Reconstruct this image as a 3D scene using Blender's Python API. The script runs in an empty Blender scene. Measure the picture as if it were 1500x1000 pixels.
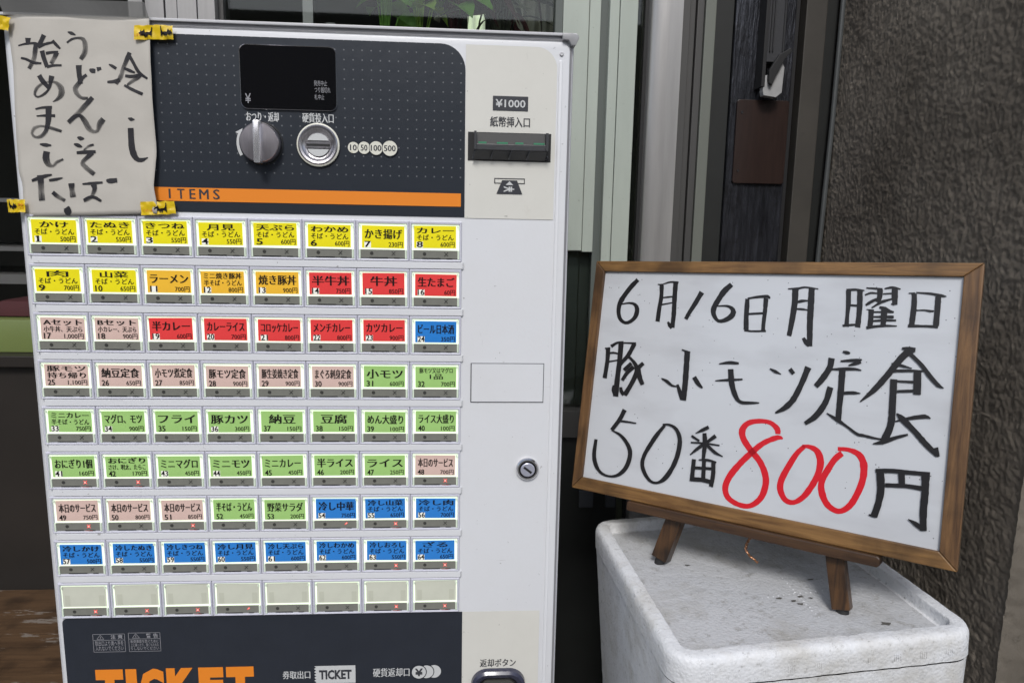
import bpy, bmesh, math, random
from mathutils import Vector, Matrix, noise
R_ = math.radians
random.seed(7)
sc = bpy.context.scene
COL = sc.collection

# ------------------------------------------------------------------ camera
CX, CY, CZ, YAW, PITCH, ROLL, FPX = [0.45926, -0.7863, 1.50918, 0.06844, 0.16016, 0.01889, 1038.02496]
cyw, syw, cp, sp = math.cos(YAW), math.sin(YAW), math.cos(PITCH), math.sin(PITCH)
fwd = Vector((syw * cp, cyw * cp, -sp)); rgt = Vector((cyw, -syw, 0)); upv = rgt.cross(fwd)
cr_, sr_ = math.cos(ROLL), math.sin(ROLL)
r2 = cr_ * rgt + sr_ * upv; u2 = -sr_ * rgt + cr_ * upv
cam = bpy.data.cameras.new('camera'); camo = bpy.data.objects.new('camera', cam); COL.objects.link(camo)
cam.sensor_fit = 'HORIZONTAL'; cam.sensor_width = 36; cam.lens = FPX / 1500 * 36
cam.clip_start = .01; cam.clip_end = 500
mw = Matrix((r2, u2, -fwd)).transposed().to_4x4(); mw.translation = Vector((CX, CY, CZ))
camo.matrix_world = mw
sc.camera = camo

# ------------------------------------------------------------------ light
EXPO = 0.42
SUN_EL, SUN_AZ = R_(44), R_(188)      # azimuth measured clockwise from +Y
w = bpy.data.worlds.new('World'); sc.world = w; w.use_nodes = True
nt = w.node_tree; nt.nodes.clear()
out = nt.nodes.new('ShaderNodeOutputWorld'); bg = nt.nodes.new('ShaderNodeBackground'); sky = nt.nodes.new('ShaderNodeTexSky')
sky.sky_type = 'NISHITA'; sky.sun_disc = False; sky.sun_elevation = SUN_EL; sky.sun_rotation = SUN_AZ
sky.air_density = 1.0; sky.dust_density = 1.8; sky.ozone_density = 1.0
hsv = nt.nodes.new('ShaderNodeHueSaturation'); hsv.inputs['Saturation'].default_value = .62
nt.links.new(sky.outputs[0], hsv.inputs['Color']); nt.links.new(hsv.outputs[0], bg.inputs[0]); bg.inputs[1].default_value = .11
nt.links.new(bg.outputs[0], out.inputs[0])
sun = bpy.data.lights.new('sun', 'SUN'); sun.energy = 1.5; sun.angle = R_(15); sun.color = (1, .985, .965)
so = bpy.data.objects.new('sun', sun); COL.objects.link(so)
sd = Vector((math.sin(SUN_AZ) * math.cos(SUN_EL), math.cos(SUN_AZ) * math.cos(SUN_EL), math.sin(SUN_EL)))
so.rotation_euler = (-sd).to_track_quat('-Z', 'Y').to_euler(); so.location = (0, -3, 5)
vs = sc.view_settings; vs.view_transform = 'Standard'; vs.look = 'None'; vs.gamma = 1; vs.use_curve_mapping = False; vs.exposure = EXPO
EK = 2 ** -EXPO

# ------------------------------------------------------------------ materials
def mat(name, col, rough=.5, metal=0, var=0, vscale=8, bump=0, bscale=60, spec=.5, coat=0, emis=0, ecol=None, stretch=None, dirt=0, dcol=(.1, .08, .06), dscale=20, dthr=.62, detail=5):
    m = bpy.data.materials.new(name); m.use_nodes = True; n = m.node_tree; L = n.links
    p = n.nodes['Principled BSDF']
    p.inputs['Base Color'].default_value = (*col, 1); p.inputs['Roughness'].default_value = rough; p.inputs['Metallic'].default_value = metal
    p.inputs['Specular IOR Level'].default_value = spec; p.inputs['Coat Weight'].default_value = coat; p.inputs['Coat Roughness'].default_value = .08
    if emis: p.inputs['Emission Color'].default_value = (*(ecol or col), 1); p.inputs['Emission Strength'].default_value = emis * EK
    if var or bump or dirt:
        tc = n.nodes.new('ShaderNodeTexCoord'); mp = n.nodes.new('ShaderNodeMapping'); L.new(tc.outputs['Object'], mp.inputs[0])
        if stretch: mp.inputs['Scale'].default_value = stretch
        last = None
        if var:
            t = n.nodes.new('ShaderNodeTexNoise'); t.inputs['Scale'].default_value = vscale; t.inputs['Detail'].default_value = detail; t.inputs['Roughness'].default_value = .6
            L.new(mp.outputs[0], t.inputs[0])
            r = n.nodes.new('ShaderNodeMapRange'); r.inputs[1].default_value = .3; r.inputs[2].default_value = .7; r.inputs[3].default_value = 1 - var; r.inputs[4].default_value = 1 + var * .6
            L.new(t.outputs[0], r.inputs[0])
            mx = n.nodes.new('ShaderNodeVectorMath'); mx.operation = 'SCALE'; mx.inputs[0].default_value = col; L.new(r.outputs[0], mx.inputs['Scale'])
            L.new(mx.outputs[0], p.inputs['Base Color']); last = mx.outputs[0]
        if dirt:
            t = n.nodes.new('ShaderNodeTexNoise'); t.inputs['Scale'].default_value = dscale; t.inputs['Detail'].default_value = 8; t.inputs['Roughness'].default_value = .7
            L.new(tc.outputs['Object'], t.inputs[0])
            r = n.nodes.new('ShaderNodeMapRange'); r.inputs[1].default_value = dthr; r.inputs[2].default_value = dthr + .08; r.inputs[4].default_value = dirt
            L.new(t.outputs[0], r.inputs[0])
            mx = n.nodes.new('ShaderNodeMix'); mx.data_type = 'RGBA'; L.new(r.outputs[0], mx.inputs[0])
            if last: L.new(last, mx.inputs[6])
            else: mx.inputs[6].default_value = (*col, 1)
            mx.inputs[7].default_value = (*dcol, 1); L.new(mx.outputs[2], p.inputs['Base Color'])
        if bump:
            t = n.nodes.new('ShaderNodeTexNoise'); t.inputs['Scale'].default_value = bscale; t.inputs['Detail'].default_value = 4
            L.new(mp.outputs[0], t.inputs[0]); b = n.nodes.new('ShaderNodeBump'); b.inputs['Strength'].default_value = bump; b.inputs['Distance'].default_value = .002
            L.new(t.outputs[0], b.inputs['Height']); L.new(b.outputs[0], p.inputs['Normal'])
    return m

M = {}
M['white'] = mat('white_enamel', (.70, .71, .735), .30, var=.03, vscale=5, bump=.06, bscale=300, dirt=.22, dcol=(.30, .27, .24), dscale=42, dthr=.67)
def grime(m, streaks=.35):
    n = m.node_tree; L = n.links; p = n.nodes['Principled BSDF']; src = p.inputs['Base Color'].links[0].from_socket; tc = n.nodes.new('ShaderNodeTexCoord')
    def layer(src, scale, stretch, lo, hi, amt, col, detail=6, rot=0):
        mp = n.nodes.new('ShaderNodeMapping'); mp.inputs['Scale'].default_value = stretch; mp.inputs['Rotation'].default_value = (0, rot, 0); L.new(tc.outputs['Object'], mp.inputs[0])
        t = n.nodes.new('ShaderNodeTexNoise'); t.inputs['Scale'].default_value = scale; t.inputs['Detail'].default_value = detail; t.inputs['Roughness'].default_value = .7; L.new(mp.outputs[0], t.inputs[0])
        r = n.nodes.new('ShaderNodeMapRange'); r.inputs[1].default_value = lo; r.inputs[2].default_value = hi; r.inputs[4].default_value = amt; L.new(t.outputs[0], r.inputs[0])
        mx = n.nodes.new('ShaderNodeMix'); mx.data_type = 'RGBA'; L.new(r.outputs[0], mx.inputs[0]); L.new(src, mx.inputs[6]); mx.inputs[7].default_value = (*col, 1); return mx.outputs[2]
    src = layer(src, 150, (1, 1, 1), .70, .74, .55, (.10, .09, .08), 3)
    src = layer(src, 40, (.35, 1, 3.0), .66, .72, streaks, (.28, .26, .24), 8, .5)
    src = layer(src, 34, (3.2, 1, .4), .67, .72, streaks, (.26, .24, .22), 8, -.4)
    src = layer(src, 5, (1, 1, 1), .45, .75, .18, (.45, .43, .38), 7)
    L.new(src, p.inputs['Base Color'])
grime(M['white'])
M['lilac'] = mat('lilac_white_plastic', (.60, .60, .68), .35, var=.03)
M['grey_cap'] = mat('grey_cap_metal', (.22, .22, .235), .3, var=.05, vscale=30)
M['cap_top'] = mat('cap_top_metal', (.55, .55, .57), .3, var=.05, vscale=30)
M['corner_metal'] = mat('corner_cap_metal', (.33, .33, .34), .35, var=.1, vscale=80)
M['capdark'] = mat('dark_groove_and_shade', (.06, .065, .075), .4)
M['beige'] = mat('beige_sheet', (.66, .65, .60), .5, var=.03, vscale=14, dirt=.25, dcol=(.45, .42, .34), dscale=12, dthr=.62)
grime(M['beige'], .2)
M['black'] = mat('black_print', (.012, .012, .013), .5)
M['dgrey'] = mat('dark_print', (.035, .037, .045), .45)
M['orange'] = mat('orange_print', (.80, .24, .02), .4)
M['lprint'] = mat('light_print', (.55, .56, .56), .5)
M['dprint'] = mat('dim_light_print', (.28, .28, .30), .5)
M['cream'] = mat('cream_print', (.70, .69, .60), .4, dirt=.3, dcol=(.5, .42, .22), dscale=80, dthr=.6)
M['glassblack'] = mat('black_display_glass', (.006, .006, .007), .06, spec=.6)
M['chrome'] = mat('chrome', (.78, .77, .78), .16, 1, var=.08, vscale=40)
M['brushed'] = mat('brushed_steel', (.50, .48, .50), .30, 1, var=.15, vscale=60, stretch=(12, 1, 1), bump=.25, bscale=120)
M['knob'] = mat('brushed_knob_face', (.50, .47, .50), .30, .95, var=.2, vscale=60, stretch=(1, 1, .1), bump=.3, bscale=160)
M['polish'] = mat('polished_grip', (.92, .91, .93), .22, .8)
M['lockface'] = mat('satin_lock_face', (.52, .53, .62), .32, .5)
M['slotblack'] = mat('matt_black', (.01, .01, .011), .6)
M['plastic'] = mat('charcoal_plastic', (.045, .046, .05), .38, bump=.1, bscale=400)
M['greenpl'] = mat('green_sensor', (.05, .22, .12), .4)
M['navy'] = mat('navy_plastic', (.035, .037, .065), .25, coat=.3)
M['strip'] = mat('grey_lamp_strip', (.20, .20, .175), .3, var=.08, vscale=60, coat=.4)
M['lampoff'] = mat('unlit_lamp', (.05, .05, .045), .3)
M['lampon'] = mat('lit_red_lamp', (.7, .08, .07), .3, emis=.55, ecol=(1, .14, .12))
M['lampreflect'] = mat('red_lit_edge', (.35, .06, .05), .3, emis=.25, ecol=(1, .2, .15))
M['lampglow'] = mat('red_lamp_core', (1, .3, .25), .3, emis=1.0, ecol=(1, .30, .27))
M['backlight'] = mat('button_backlight', (.70, .78, .64), .4, emis=.62, ecol=(.88, 1, .76))
M['capedge'] = mat('clear_cap_edge', (.62, .68, .58), .2, emis=.12, ecol=(.8, 1, .7), coat=.5)
def card(name, c, e=.36, var=.05): return mat(name, c, .28, var=.10, vscale=22, emis=e, ecol=c, coat=.4, bump=.25, bscale=26)
M['Y'] = card('yellow_card', (.66, .58, .012)); M['O'] = card('amber_card', (.68, .39, .035)); M['R'] = card('red_card', (.60, .045, .045))
M['P'] = card('pink_card', (.58, .42, .37), .22); M['G'] = card('green_card', (.30, .50, .16), .24); M['B'] = card('blue_card', (.022, .17, .50), .30)
M['E'] = card('blank_card', (.56, .57, .48), .10)
M['patch'] = mat('white_patch', (.75, .75, .68), .4, emis=.25, ecol=(.9, .9, .8))
M['ink'] = mat('card_ink', (.012, .010, .010), .6, spec=.15)

# dark fascia with a printed grid of small dots
def fascia_mat():
    m = mat('dark_fascia', (.024, .029, .038), .30, var=.06, vscale=6, bump=.10, bscale=60, coat=.15)
    n = m.node_tree; L = n.links; p = n.nodes['Principled BSDF']
    src = p.inputs['Base Color'].links[0].from_socket
    tc = n.nodes.new('ShaderNodeTexCoord'); s = n.nodes.new('ShaderNodeSeparateXYZ'); L.new(tc.outputs['Object'], s.inputs[0])
    def mth(op, a, b=None, c=None):
        q = n.nodes.new('ShaderNodeMath'); q.operation = op
        for i, v in enumerate((a, b, c)):
            if v is None: continue
            if isinstance(v, (int, float)): q.inputs[i].default_value = v
            else: L.new(v, q.inputs[i])
        return q.outputs[0]
    P = .00935
    fx = mth('SUBTRACT', mth('FRACT', mth('DIVIDE', mth('ADD', s.outputs[0], 1), P)), .5)
    fz = mth('SUBTRACT', mth('FRACT', mth('DIVIDE', s.outputs[2], P * 1.04)), .5)
    d = mth('SQRT', mth('ADD', mth('MULTIPLY', fx, fx), mth('MULTIPLY', fz, fz)))
    dot = mth('MULTIPLY', mth('LESS_THAN', d, .085), mth('GREATER_THAN', s.outputs[2], 1.553))
    mx = n.nodes.new('ShaderNodeMix'); mx.data_type = 'RGBA'; L.new(mth('MULTIPLY', dot, .8), mx.inputs[0]); L.new(src, mx.inputs[6]); mx.inputs[7].default_value = (.16, .17, .18, 1)
    L.new(mx.outputs[2], p.inputs['Base Color']); return m
M['fascia'] = fascia_mat()
M['fascia2'] = mat('plain_dark_fascia', (.022, .026, .036), .36, var=.10, vscale=30, bump=.08, bscale=200)

def wood_mat(name, c1, c2, rough=.5, axis=0, sc_=9, dark=.5):
    m = bpy.data.materials.new(name); m.use_nodes = True; n = m.node_tree; L = n.links; p = n.nodes['Principled BSDF']; p.inputs['Roughness'].default_value = rough
    tc = n.nodes.new('ShaderNodeTexCoord'); mp = n.nodes.new('ShaderNodeMapping'); L.new(tc.outputs['Object'], mp.inputs[0])
    st = [18, 18, 18]; st[axis] = 1.2; mp.inputs['Scale'].default_value = st
    t = n.nodes.new('ShaderNodeTexNoise'); t.inputs['Scale'].default_value = sc_; t.inputs['Detail'].default_value = 8; t.inputs['Roughness'].default_value = .65; t.inputs['Distortion'].default_value = .6
    L.new(mp.outputs[0], t.inputs[0])
    r = n.nodes.new('ShaderNodeValToRGB'); r.color_ramp.elements[0].position = .32; r.color_ramp.elements[0].color = (*c1, 1); r.color_ramp.elements[1].position = .68; r.color_ramp.elements[1].color = (*c2, 1)
    L.new(t.outputs[0], r.inputs[0])
    t2 = n.nodes.new('ShaderNodeTexNoise'); t2.inputs['Scale'].default_value = 14; t2.inputs['Detail'].default_value = 6; L.new(tc.outputs['Object'], t2.inputs[0])
    mr = n.nodes.new('ShaderNodeMapRange'); mr.inputs[1].default_value = .48; mr.inputs[2].default_value = .66; mr.inputs[4].default_value = dark + .15; L.new(t2.outputs[0], mr.inputs[0])
    mx = n.nodes.new('ShaderNodeMix'); mx.data_type = 'RGBA'; L.new(mr.outputs[0], mx.inputs[0]); L.new(r.outputs[0], mx.inputs[6]); mx.inputs[7].default_value = (c1[0] * .3, c1[1] * .3, c1[2] * .3, 1)
    L.new(mx.outputs[2], p.inputs['Base Color'])
    b = n.nodes.new('ShaderNodeBump'); b.inputs['Strength'].default_value = .35; b.inputs['Distance'].default_value = .001; L.new(t.outputs[0], b.inputs['Height']); L.new(b.outputs[0], p.inputs['Normal'])
    return m
M['frameh'] = wood_mat('board_frame_wood_along', (.10, .046, .014), (.27, .145, .048), .45, 0)
M['framev'] = wood_mat('board_frame_wood_up', (.060, .028, .011), (.19, .098, .036), .45, 1)
M['easel'] = wood_mat('dark_stained_easel_wood', (.018, .009, .005), (.105, .050, .018), .38, 1, dark=.8)
M['ledgew'] = wood_mat('dark_ledge_wood', (.028, .013, .006), (.080, .040, .017), .4, 0, dark=.8)
M['rubber'] = mat('black_rubber', (.015, .015, .015), .6)

def ink_mat(name, col, rough, fade, full=.45):
    m = bpy.data.materials.new(name); m.use_nodes = True; n = m.node_tree; L = n.links; p = n.nodes['Principled BSDF']
    p.inputs['Base Color'].default_value = (*col, 1); p.inputs['Roughness'].default_value = rough
    uv = n.nodes.new('ShaderNodeUVMap'); uv.uv_map = 'uv'; mp = n.nodes.new('ShaderNodeMapping'); mp.inputs['Scale'].default_value = (1.0, 9, 1); L.new(uv.outputs[0], mp.inputs[0])
    t = n.nodes.new('ShaderNodeTexNoise'); t.inputs['Scale'].default_value = 2.2; t.inputs['Detail'].default_value = 5; t.inputs['Roughness'].default_value = .75; L.new(mp.outputs[0], t.inputs[0])
    at = n.nodes.new('ShaderNodeAttribute'); at.attribute_name = 'ink'
    # coverage = ink density + streak noise, so dry stretches of the stroke break into streaks
    mr = n.nodes.new('ShaderNodeMapRange'); mr.inputs[1].default_value = .3; mr.inputs[2].default_value = .7; mr.inputs[3].default_value = -.32; mr.inputs[4].default_value = .32; L.new(t.outputs[0], mr.inputs[0])
    a = n.nodes.new('ShaderNodeMath'); a.operation = 'ADD'; L.new(at.outputs['Fac'], a.inputs[0]); L.new(mr.outputs[0], a.inputs[1])
    c = n.nodes.new('ShaderNodeMapRange'); c.inputs[1].default_value = .05; c.inputs[2].default_value = full; c.inputs[3].default_value = fade; c.inputs[4].default_value = 1; L.new(a.outputs[0], c.inputs[0])
    L.new(c.outputs[0], p.inputs['Alpha']); return m
M['mk_black'] = ink_mat('black_marker_ink', (.009, .008, .009), .4, .25)
M['mk_red'] = ink_mat('red_marker_ink', (.60, .008, .018), .35, .9)
M['br_ink'] = ink_mat('brush_pen_ink', (.012, .011, .015), .6, .10, .68)

# ------------------------------------------------------------------ geometry helpers
class MB:
    def __init__(s): s.v = []; s.f = []; s.mi = []; s.ms = []; s.uv = []; s.smooth = False
    def m(s, k):
        k = M[k] if isinstance(k, str) else k
        if k not in s.ms: s.ms.append(k)
        return s.ms.index(k)
    def poly(s, pts, k):
        b = len(s.v); s.v += [tuple(p) for p in pts]; s.f.append(tuple(range(b, b + len(pts)))); s.mi.append(s.m(k))
    def add(s, vs, fs, k):
        b = len(s.v); s.v += [tuple(p) for p in vs]; i = s.m(k)
        for f in fs: s.f.append(tuple(b + q for q in f)); s.mi.append(i)
    def box(s, x0, x1, y0, y1, z0, z1, k):
        vs = [(x, y, z) for x in (x0, x1) for y in (y0, y1) for z in (z0, z1)]
        s.add(vs, [(0, 1, 3, 2), (4, 6, 7, 5), (0, 4, 5, 1), (2, 3, 7, 6), (0, 2, 6, 4), (1, 5, 7, 3)], k)
    def rect(s, x0, x1, z0, z1, y, k): s.poly([(x0, y, z0), (x1, y, z0), (x1, y, z1), (x0, y, z1)], k)
    def disc(s, x, z, r, y, k, n=28): s.poly([(x + r * math.cos(t * 2 * math.pi / n), y, z + r * math.sin(t * 2 * math.pi / n)) for t in range(n)], k)
    def ring(s, x, z, prof, k, n=40):
        # lathe about the Y axis: prof = [(r, y), ...]
        b = len(s.v); i = s.m(k) if isinstance(k, str) or not isinstance(k, list) else None
        for r, y in prof:
            for t in range(n): s.v.append((x + r * math.cos(t * 2 * math.pi / n), y, z + r * math.sin(t * 2 * math.pi / n)))
        for j in range(len(prof) - 1):
            for t in range(n):
                a = b + j * n + t; c = b + j * n + (t + 1) % n
                s.f.append((a, c, c + n, a + n)); s.mi.append(i)
    def build(s, name, parent=None, loc=(0, 0, 0), smooth=False, bevel=0):
        me = bpy.data.meshes.new(name); me.from_pydata(s.v, [], s.f); me.polygons.foreach_set('material_index', s.mi)
        for k in s.ms: me.materials.append(k)
        me.update()
        o = bpy.data.objects.new(name, me); COL.objects.link(o); o.location = loc
        bm = bmesh.new(); bm.from_mesh(me)
        if smooth or bevel: bmesh.ops.remove_doubles(bm, verts=bm.verts, dist=1e-6)
        bmesh.ops.recalc_face_normals(bm, faces=bm.faces) if (smooth or bevel) else None
        if bevel:
            ed = [e for e in bm.edges if len(e.link_faces) == 2 and e.calc_face_angle(0) > .6]
            bmesh.ops.bevel(bm, geom=ed, offset=bevel, segments=2, profile=.6, affect='EDGES', clamp_overlap=True)
        if smooth:
            for f in bm.faces: f.smooth = True
            for e in bm.edges:
                if len(e.link_faces) == 2 and e.calc_face_angle(0) > .6: e.smooth = False
        bm.to_mesh(me); bm.free()
        if parent:
            o.parent = parent
        return o
def tag(o, label=None, cat=None, group=None, kind=None):
    if label: o['label'] = label
    if cat: o['category'] = cat
    if group: o['group'] = group
    if kind: o['kind'] = kind
    return o
def empty(name, loc, label, cat, group=None):
    o = bpy.data.objects.new(name, None); COL.objects.link(o); o.location = loc; o.empty_display_size = .05
    return tag(o, label, cat, group)
def part(mb, name, root, smooth=False, bevel=0):
    # mesh written in world coordinates, parented under a root Empty
    return mb.build(name, root, tuple(-c for c in root.location), smooth, bevel)
def rrect(x0, x1, z0, z1, r, n=6, corners=(1, 1, 1, 1)):
    # corners: BL BR TR TL
    pts = []
    for (cx, cz, a0, on) in ((x0, z0, 180, corners[0]), (x1, z0, 270, corners[1]), (x1, z1, 0, corners[2]), (x0, z1, 90, corners[3])):
        if not on: pts.append((cx, cz)); continue
        ax = cx + (r if cx == x0 else -r); az = cz + (r if cz == z0 else -r)
        for i in range(n + 1):
            t = R_(a0 + 90 * i / n); pts.append((ax + r * math.cos(t), az + r * math.sin(t)))
    return pts
def prism(mb, pts, y0, y1, k):
    # outline in XZ, front face at y0 (towards the viewer), back at y1
    n = len(pts); vs = [(x, y0, z) for x, z in pts] + [(x, y1, z) for x, z in pts]
    mb.add(vs, [tuple(range(n)), tuple(range(2 * n - 1, n - 1, -1))] + [(i, i + n, (i + 1) % n + n, (i + 1) % n) for i in range(n)], k)
def flat(mb, pts, y, k): mb.poly([(x, y, z) for x, z in pts], k)

_tc = {}
def text_geo(s, off=0.0, res=2):
    key = (s, off)
    if key in _tc: return _tc[key]
    c = bpy.data.curves.new('t', 'FONT'); c.body = s; c.size = 1; c.resolution_u = res; c.offset = off
    o = bpy.data.objects.new('t', c); COL.objects.link(o); bpy.context.view_layer.update()
    me = bpy.data.meshes.new_from_object(o.evaluated_get(bpy.context.evaluated_depsgraph_get()))
    vs = [(v.co.x, v.co.y) for v in me.vertices]; fs = [tuple(p.vertices) for p in me.polygons]
    bpy.data.objects.remove(o); bpy.data.curves.remove(c); bpy.data.meshes.remove(me)
    xs = [v[0] for v in vs]; ys = [v[1] for v in vs]
    _tc[key] = (vs, fs, min(xs), max(xs), min(ys), max(ys)); return _tc[key]
CJK = text_geo('国')
def text(mb, s, x0, x1, z0, z1, y, k, off=0.0, bold=0.0, cjk=True, shear=0):
    vs, fs, a, b, lo, hi = text_geo(s, off)
    if cjk: lo, hi = CJK[4], CJK[5]
    sx = (x1 - x0) / (b - a); sz = (z1 - z0) / (hi - lo)
    for qi, d in enumerate((0,) if not bold else (-bold / 2, bold / 2)):
        mb.add([(x0 + d + (vx - a) * sx + shear * (vy - lo) * sz, y - .00003 * qi, z0 + (vy - lo) * sz) for vx, vy in vs], fs, k)
def text_px(mb, s, p0, p1, y, k, **kw):   # two opposite corners (X, Z)
    text(mb, s, min(p0[0], p1[0]), max(p0[0], p1[0]), min(p0[1], p1[1]), max(p0[1], p1[1]), y, k, **kw)

# ------------------------------------------------------------------ ground
g = MB(); g.rect(0, 0, 0, 0, 0, 'white'); g = MB()
M['pave'] = mat('concrete_pavement', (.15, .147, .138), .85, var=.25, vscale=3, bump=.4, bscale=40)
g.poly([(-60, -60, 0), (60, -60, 0), (60, 60, 0), (-60, 60, 0)], 'pave')
tag(g.build('pavement'), kind='structure')

# ------------------------------------------------------------------ ticket machine
mach = empty('ticket_machine', (.2857, .15, 0), 'white meal ticket vending machine with eight lit coloured rows of menu buttons', 'ticket machine')
XL, XR, ZT = -.0130, .5738, 1.7035
b = MB()
# cabinet cross-section in XY, rounded front corners, extruded from floor to top
prof = []
for (cx, cy, r, a0) in ((XL + .018, .018, .018, 180), (XR - .006, .006, .006, 270)):
    for i in range(9):
        t = R_(a0 + 90 * i / 8); prof.append((cx + r * math.cos(t), cy + r * math.sin(t)))
prof += [(XR, .30), (XL, .30)]
n = len(prof); zs = (0.0, ZT)
vs = [(x, y, z) for z in zs for x, y in prof]
b.add(vs, [(i, (i + 1) % n, (i + 1) % n + n, i + n) for i in range(n)] + [tuple(range(n - 1, -1, -1)), tuple(range(n, 2 * n))], 'white')
part(b, 'cabinet', mach, smooth=True)
# front door skin: a slightly proud sheet with a soft bead on its right side
b = MB(); prism(b, rrect(.0045, .5688, .10, 1.7020, .009, 6, (0, 0, 1, 0)), -.0015, .002, 'white'); part(b, 'front_door', mach, smooth=True, bevel=.0008)
b = MB(); prism(b, rrect(.5575, .5615, .10, 1.684, .0018, 3), -.0032, -.0010, 'white'); part(b, 'door_bead', mach, smooth=True, bevel=.0008)
b = MB(); b.box(.5690, .5712, -.0009, .003, .10, 1.7020, 'grey_cap'); part(b, 'door_gap', mach)
# top cap
b = MB(); prism(b, rrect(XL - .002, XR + .002, 1.7085, 1.7112, .0012, 3), -.0045, .303, 'cap_top')
prism(b, [(XL, 1.7046), (XR + .001, 1.7046), (XR + .001, 1.7084), (XL, 1.7084)], -.0015, .298, 'grey_cap')
prism(b, [(XL, 1.7037), (XR, 1.7037), (XR, 1.7045), (XL, 1.7045)], -.0008, .298, 'capdark')
part(b, 'top_cap', mach, smooth=True, bevel=.0006)
b = MB(); prism(b, [(.5600, 1.7045), (.5665, 1.7038), (.5700, 1.6985), (.5740, 1.6985), (.5775, 1.7060), (.5770, 1.7090), (.5700, 1.7108), (.5600, 1.7108)], -.007, .02, 'corner_metal'); part(b, 'corner_cap', mach, smooth=True, bevel=.001)

# upper fascia
FY = -.0022
b = MB(); flat(b, rrect(.0045, .4585, 1.5184, 1.6968, .026, 10, (0, 0, 1, 1)), FY, 'fascia'); o = part(b, 'upper_fascia', mach)
up = o; up.location = tuple(-c for c in mach.location)
def sub(mb, name, parent, smooth=False, bevel=0):
    o = mb.build(name, parent, (0, 0, 0), smooth, bevel); return o
b = MB(); b.rect(.06, .4546, 1.5296, 1.5436, FY - .0004, 'orange'); sub(b, 'orange_stripe', up)
b = MB()
for ch, xa_, xb_ in zip('ITEMS', (248, 260.5, 278, 292, 312), (251, 270.5, 286, 305, 321)):
    xa_, xb_ = .1363 + (xa_ - 232) * .000715, .1363 + (xb_ - 232) * .000715
    if ch == 'I': b.rect(xa_, xa_ + .0019, 1.5322, 1.5420, FY - .0007, 'dgrey')
    else: text(b, ch, xa_, xb_, 1.5320, 1.5422, FY - .0007, 'dgrey', bold=.0005, cjk=False)
text_px(b, 'おつり・返却', (0.2307,1.6129), (0.2639,1.6221), FY - .0004, 'lprint', bold=.0004)
text_px(b, '硬貨投入口', (0.2883,1.6131), (0.3204,1.6224), FY - .0004, 'lprint', bold=.0004)
# curved arrow left of the lever
cx, cz = .2459, 1.5905
arc = []
for i in range(9):
    t = R_(158 + i * 6.5); arc.append((cx + .0262 * math.cos(t), cz + .0262 * math.sin(t)))
for i in range(9):
    t = R_(158 + (8 - i) * 6.5); arc.append((cx + .0232 * math.cos(t), cz + .0232 * math.sin(t)))
b.poly([(x, FY - .0004, z) for x, z in arc], 'lprint')
t0 = R_(158); b.poly([(cx + .0292 * math.cos(t0), FY - .0004, cz + .0292 * math.sin(t0)), (cx + .0228 * math.cos(t0), FY - .0004, cz + .0228 * math.sin(t0)), (cx + .0245 * math.cos(R_(142)), FY - .0004, cz + .0245 * math.sin(R_(142)))][::-1], 'lprint')
sub(b, 'lettering', up)
b = MB()
for i, (px, r, s) in enumerate((((.3406), .0058, '10'), ((.3519), .0063, '50'), ((.3645), .0070, '100'), ((.3790), .0078, '500'))):
    yy = FY - .0003 - i * .0004
    b.disc(px, 1.5889, r * 1.10, yy, 'fascia2'); b.disc(px, 1.5889, r, yy - .0002, 'cream')
    hw = .0034 if len(s) == 2 else r * .78
    text(b, s, px - hw, px + hw, 1.5889 - .0031, 1.5889 + .0031, yy - .0003, 'dgrey', off=.006, bold=.0003, cjk=False)
sub(b, 'coin_value_marks', up)

# display
dsp = empty('display', (0, 0, 0), None, None); del_ = dsp
bpy.data.objects.remove(dsp)
b = MB(); prism(b, rrect(.2268, .3238, 1.6258, 1.6884, .0065, 6), FY - .0014, FY + .001, 'glassblack'); dsp = part(b, 'display', mach)
b = MB()
o_, i_ = rrect(.2256, .3250, 1.6246, 1.6896, .0075, 6), rrect(.2267, .3239, 1.6257, 1.6885, .0066, 6)
m_ = [((p[0] + q[0]) / 2, (p[1] + q[1]) / 2) for p, q in zip(o_, i_)]
n = len(o_); rings = [(o_, FY), (m_, FY - .0022), (i_, FY - .0014)]
vs = [(x, y, z) for pts, y in rings for x, z in pts]
b.add(vs, [(j * n + i, j * n + (i + 1) % n, (j + 1) * n + (i + 1) % n, (j + 1) * n + i) for j in range(2) for i in range(n)], 'chrome')
sub(b, 'frame', dsp, smooth=True)
b = MB(); DY = FY - .0017
text_px(b, '¥', (0.2307,1.6308), (0.2366,1.6405), DY, 'dprint', off=.01, cjk=False)
text_px(b, '発売中止', (0.3013,1.6500), (0.3148,1.6552), DY, 'dprint')
text_px(b, 'つり銭切れ', (0.3018,1.6432), (0.3181,1.6488), DY, 'dprint')
text_px(b, '札中止', (0.3016,1.6363), (0.3116,1.6414), DY, 'dprint')
sub(b, 'lettering', dsp)

# return lever: round brushed knob with a raised grip bar
b = MB(); kx, kz = .2457, 1.5905
b.ring(kx, kz, [(.0222, FY - .0003), (.0222, FY - .001), (.0212, FY - .0016)], 'slotblack')
b.ring(kx, kz, [(.0205, FY - .0012), (.0205, FY - .010), (.0192, FY - .0120), (.0003, FY - .0128)], 'knob')
knob = part(b, 'return_lever', mach, smooth=True)
b = MB(); prism(b, rrect(kx - .0036, kx + .0036, kz - .0212, kz + .0212, .0015, 3), FY - .021, FY - .010, 'polish'); sub(b, 'grip', knob, smooth=True, bevel=.0026)

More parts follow.
